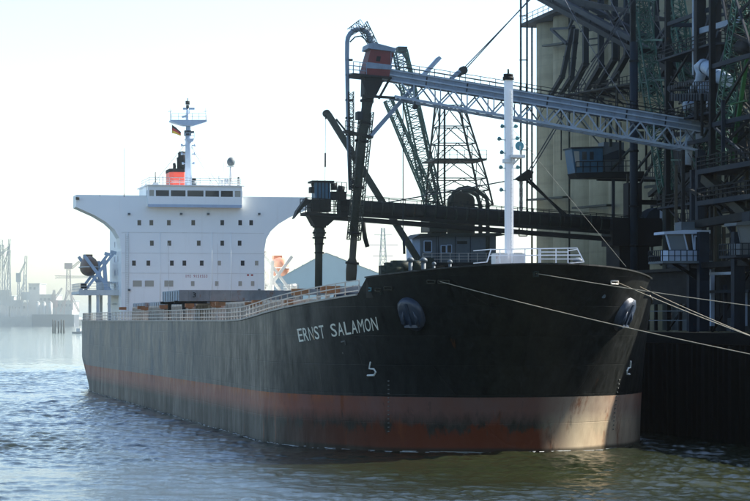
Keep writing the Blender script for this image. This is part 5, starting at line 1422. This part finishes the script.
barge = Thing('moored_hull', tuple(V3((*far(53, 325).xy, 0))), 'dark low hull of a distant moored ship by the far quay', 'ship')
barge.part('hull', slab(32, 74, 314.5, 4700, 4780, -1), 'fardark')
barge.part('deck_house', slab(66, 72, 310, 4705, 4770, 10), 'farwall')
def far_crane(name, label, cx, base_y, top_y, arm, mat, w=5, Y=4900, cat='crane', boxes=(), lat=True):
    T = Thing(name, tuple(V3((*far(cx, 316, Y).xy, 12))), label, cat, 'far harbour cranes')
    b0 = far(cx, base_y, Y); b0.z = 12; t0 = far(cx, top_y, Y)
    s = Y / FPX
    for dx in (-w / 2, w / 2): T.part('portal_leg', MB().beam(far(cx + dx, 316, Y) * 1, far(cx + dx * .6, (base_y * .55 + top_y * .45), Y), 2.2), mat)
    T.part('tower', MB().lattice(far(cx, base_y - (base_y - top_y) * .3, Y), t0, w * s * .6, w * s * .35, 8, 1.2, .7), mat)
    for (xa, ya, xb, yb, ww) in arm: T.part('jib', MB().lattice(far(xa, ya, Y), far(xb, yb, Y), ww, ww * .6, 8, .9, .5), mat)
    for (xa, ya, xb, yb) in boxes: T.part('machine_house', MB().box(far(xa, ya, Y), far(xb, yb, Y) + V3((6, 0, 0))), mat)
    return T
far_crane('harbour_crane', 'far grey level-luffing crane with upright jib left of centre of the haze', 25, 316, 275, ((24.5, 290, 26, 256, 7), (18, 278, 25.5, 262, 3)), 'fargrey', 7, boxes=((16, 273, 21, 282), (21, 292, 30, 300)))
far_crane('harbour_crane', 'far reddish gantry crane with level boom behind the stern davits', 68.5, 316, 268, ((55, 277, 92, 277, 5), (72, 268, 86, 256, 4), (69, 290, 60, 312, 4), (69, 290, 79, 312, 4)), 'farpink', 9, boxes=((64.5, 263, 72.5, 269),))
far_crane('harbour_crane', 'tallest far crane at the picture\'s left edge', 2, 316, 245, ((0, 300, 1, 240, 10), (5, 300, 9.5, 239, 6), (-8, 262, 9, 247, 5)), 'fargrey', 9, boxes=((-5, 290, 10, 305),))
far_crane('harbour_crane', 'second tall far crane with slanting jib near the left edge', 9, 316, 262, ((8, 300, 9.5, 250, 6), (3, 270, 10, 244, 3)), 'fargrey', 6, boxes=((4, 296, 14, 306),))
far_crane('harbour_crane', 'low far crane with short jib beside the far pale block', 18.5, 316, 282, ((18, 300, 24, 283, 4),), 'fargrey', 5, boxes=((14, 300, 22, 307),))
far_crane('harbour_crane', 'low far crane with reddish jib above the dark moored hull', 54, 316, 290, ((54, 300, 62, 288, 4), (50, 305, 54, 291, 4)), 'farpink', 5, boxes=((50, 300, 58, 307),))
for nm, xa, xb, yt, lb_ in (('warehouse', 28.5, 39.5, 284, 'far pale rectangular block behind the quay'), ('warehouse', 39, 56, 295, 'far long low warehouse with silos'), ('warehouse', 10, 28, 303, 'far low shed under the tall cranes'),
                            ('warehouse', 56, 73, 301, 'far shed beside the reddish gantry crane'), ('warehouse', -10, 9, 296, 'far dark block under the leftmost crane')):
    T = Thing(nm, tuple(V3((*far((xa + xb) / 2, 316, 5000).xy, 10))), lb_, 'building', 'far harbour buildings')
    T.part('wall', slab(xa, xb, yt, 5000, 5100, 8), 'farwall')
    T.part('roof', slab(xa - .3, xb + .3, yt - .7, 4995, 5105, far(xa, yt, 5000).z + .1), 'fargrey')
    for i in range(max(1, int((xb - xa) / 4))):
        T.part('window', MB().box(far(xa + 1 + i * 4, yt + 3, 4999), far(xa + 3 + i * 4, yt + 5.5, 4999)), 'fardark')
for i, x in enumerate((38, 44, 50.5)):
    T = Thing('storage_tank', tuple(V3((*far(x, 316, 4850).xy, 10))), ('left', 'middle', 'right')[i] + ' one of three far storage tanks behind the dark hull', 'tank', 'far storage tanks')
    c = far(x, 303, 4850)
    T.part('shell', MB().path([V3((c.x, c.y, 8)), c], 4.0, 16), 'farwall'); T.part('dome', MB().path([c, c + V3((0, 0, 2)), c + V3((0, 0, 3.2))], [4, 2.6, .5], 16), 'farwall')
# dolphin piles and launch
YD = 1950.0
for i, x in enumerate((53, 55, 58.5, 61, 63.8)):
    b0 = pY(x, 332, YD); t0 = pY(x + (i % 2) * .4, 319.5 + (i % 3) * .8, YD)
    single('mooring_pile', MB().path([V3((b0.x, b0.y, -2)), t0], [.75, .6], 10), 'timber', tuple(V3((b0.x, b0.y, -2))), ('leftmost', 'second', 'middle', 'fourth', 'rightmost')[i] + ' of the five dark mooring piles in the river left of the stern', 'pile', 'mooring piles')
BT = Thing('launch', tuple(V3((*pY(77, 333, 1800).xy, 0))), 'small pale launch lying in the haze beside the ship\'s stern', 'boat')
def bt(x, y, Y=1800): return pY(x, y, Y)
c0, c1 = V3((*bt(72, 333).xy, 0)), V3((*bt(84.5, 333).xy, 0)); ax = (c1 - c0); sd = V3((-ax.y, ax.x, 0)).normalized()
secs = ((0.0, .9, 1.5), (.25, 1.7, 1.4), (.7, 1.7, 1.7), (.9, 1.0, 2.1), (1.0, .12, 2.4)); vs = []
for t_, w_, z_ in secs:
    o_ = c0 + ax * t_; vs += [o_ + sd * w_ + V3((0, 0, z_)), o_ + sd * w_ * .6 - V3((0, 0, .6)), o_ - sd * w_ * .6 - V3((0, 0, .6)), o_ - sd * w_ + V3((0, 0, z_))]
BT.part('hull', MB().add(vs, [(4 * i + j, 4 * i + (j + 1) % 4, 4 * i + 4 + (j + 1) % 4, 4 * i + 4 + j) for i in range(4) for j in range(4)] + [(0, 1, 2, 3), (19, 18, 17, 16)]), 'farwall')
BT.part('wheelhouse', MB().beam(V3((*bt(76.5, 333).xy, 2.7)), V3((*bt(80.5, 333).xy, 2.7)), 2.6, 2.4), 'white2')
BT.part('mast', MB().tube(V3((*bt(74.5, 333).xy, 1.5)), V3((*bt(74.5, 333).xy, 7.5)), .12, 6), 'white2')

# ------------------------------------------------------------------ the hazy air
hz = bpy.data.meshes.new('haze')
x0, x1, y0, y1, z0, z1 = -9500, 9500, -320, 24500, -4, 72
hz.from_pydata([(x, y, z) for z in (z0, z1) for x, y in ((x0, y0), (x1, y0), (x1, y1), (x0, y1))], [], [(3, 2, 1, 0), (4, 5, 6, 7), (0, 1, 5, 4), (1, 2, 6, 5), (2, 3, 7, 6), (3, 0, 4, 7)])
mh = bpy.data.materials.new('haze_air'); mh.use_nodes = True
nt = mh.node_tree; nt.nodes.remove(nt.nodes['Principled BSDF'])
pvn = nt.nodes.new('ShaderNodeVolumePrincipled')
pvn.inputs['Color'].default_value = (0.93, 0.97, 1.0, 1); pvn.inputs['Density'].default_value = 0.00016; pvn.inputs['Anisotropy'].default_value = 0.97
nt.links.new(pvn.outputs[0], nt.nodes['Material Output'].inputs['Volume'])
try: mh.cycles.homogeneous_volume = True
except Exception: pass
hz.materials.append(mh)
ho = bpy.data.objects.new('haze', hz); COL.objects.link(ho); ho['kind'] = 'stuff'; ho['label'] = 'pale morning haze over the harbour'
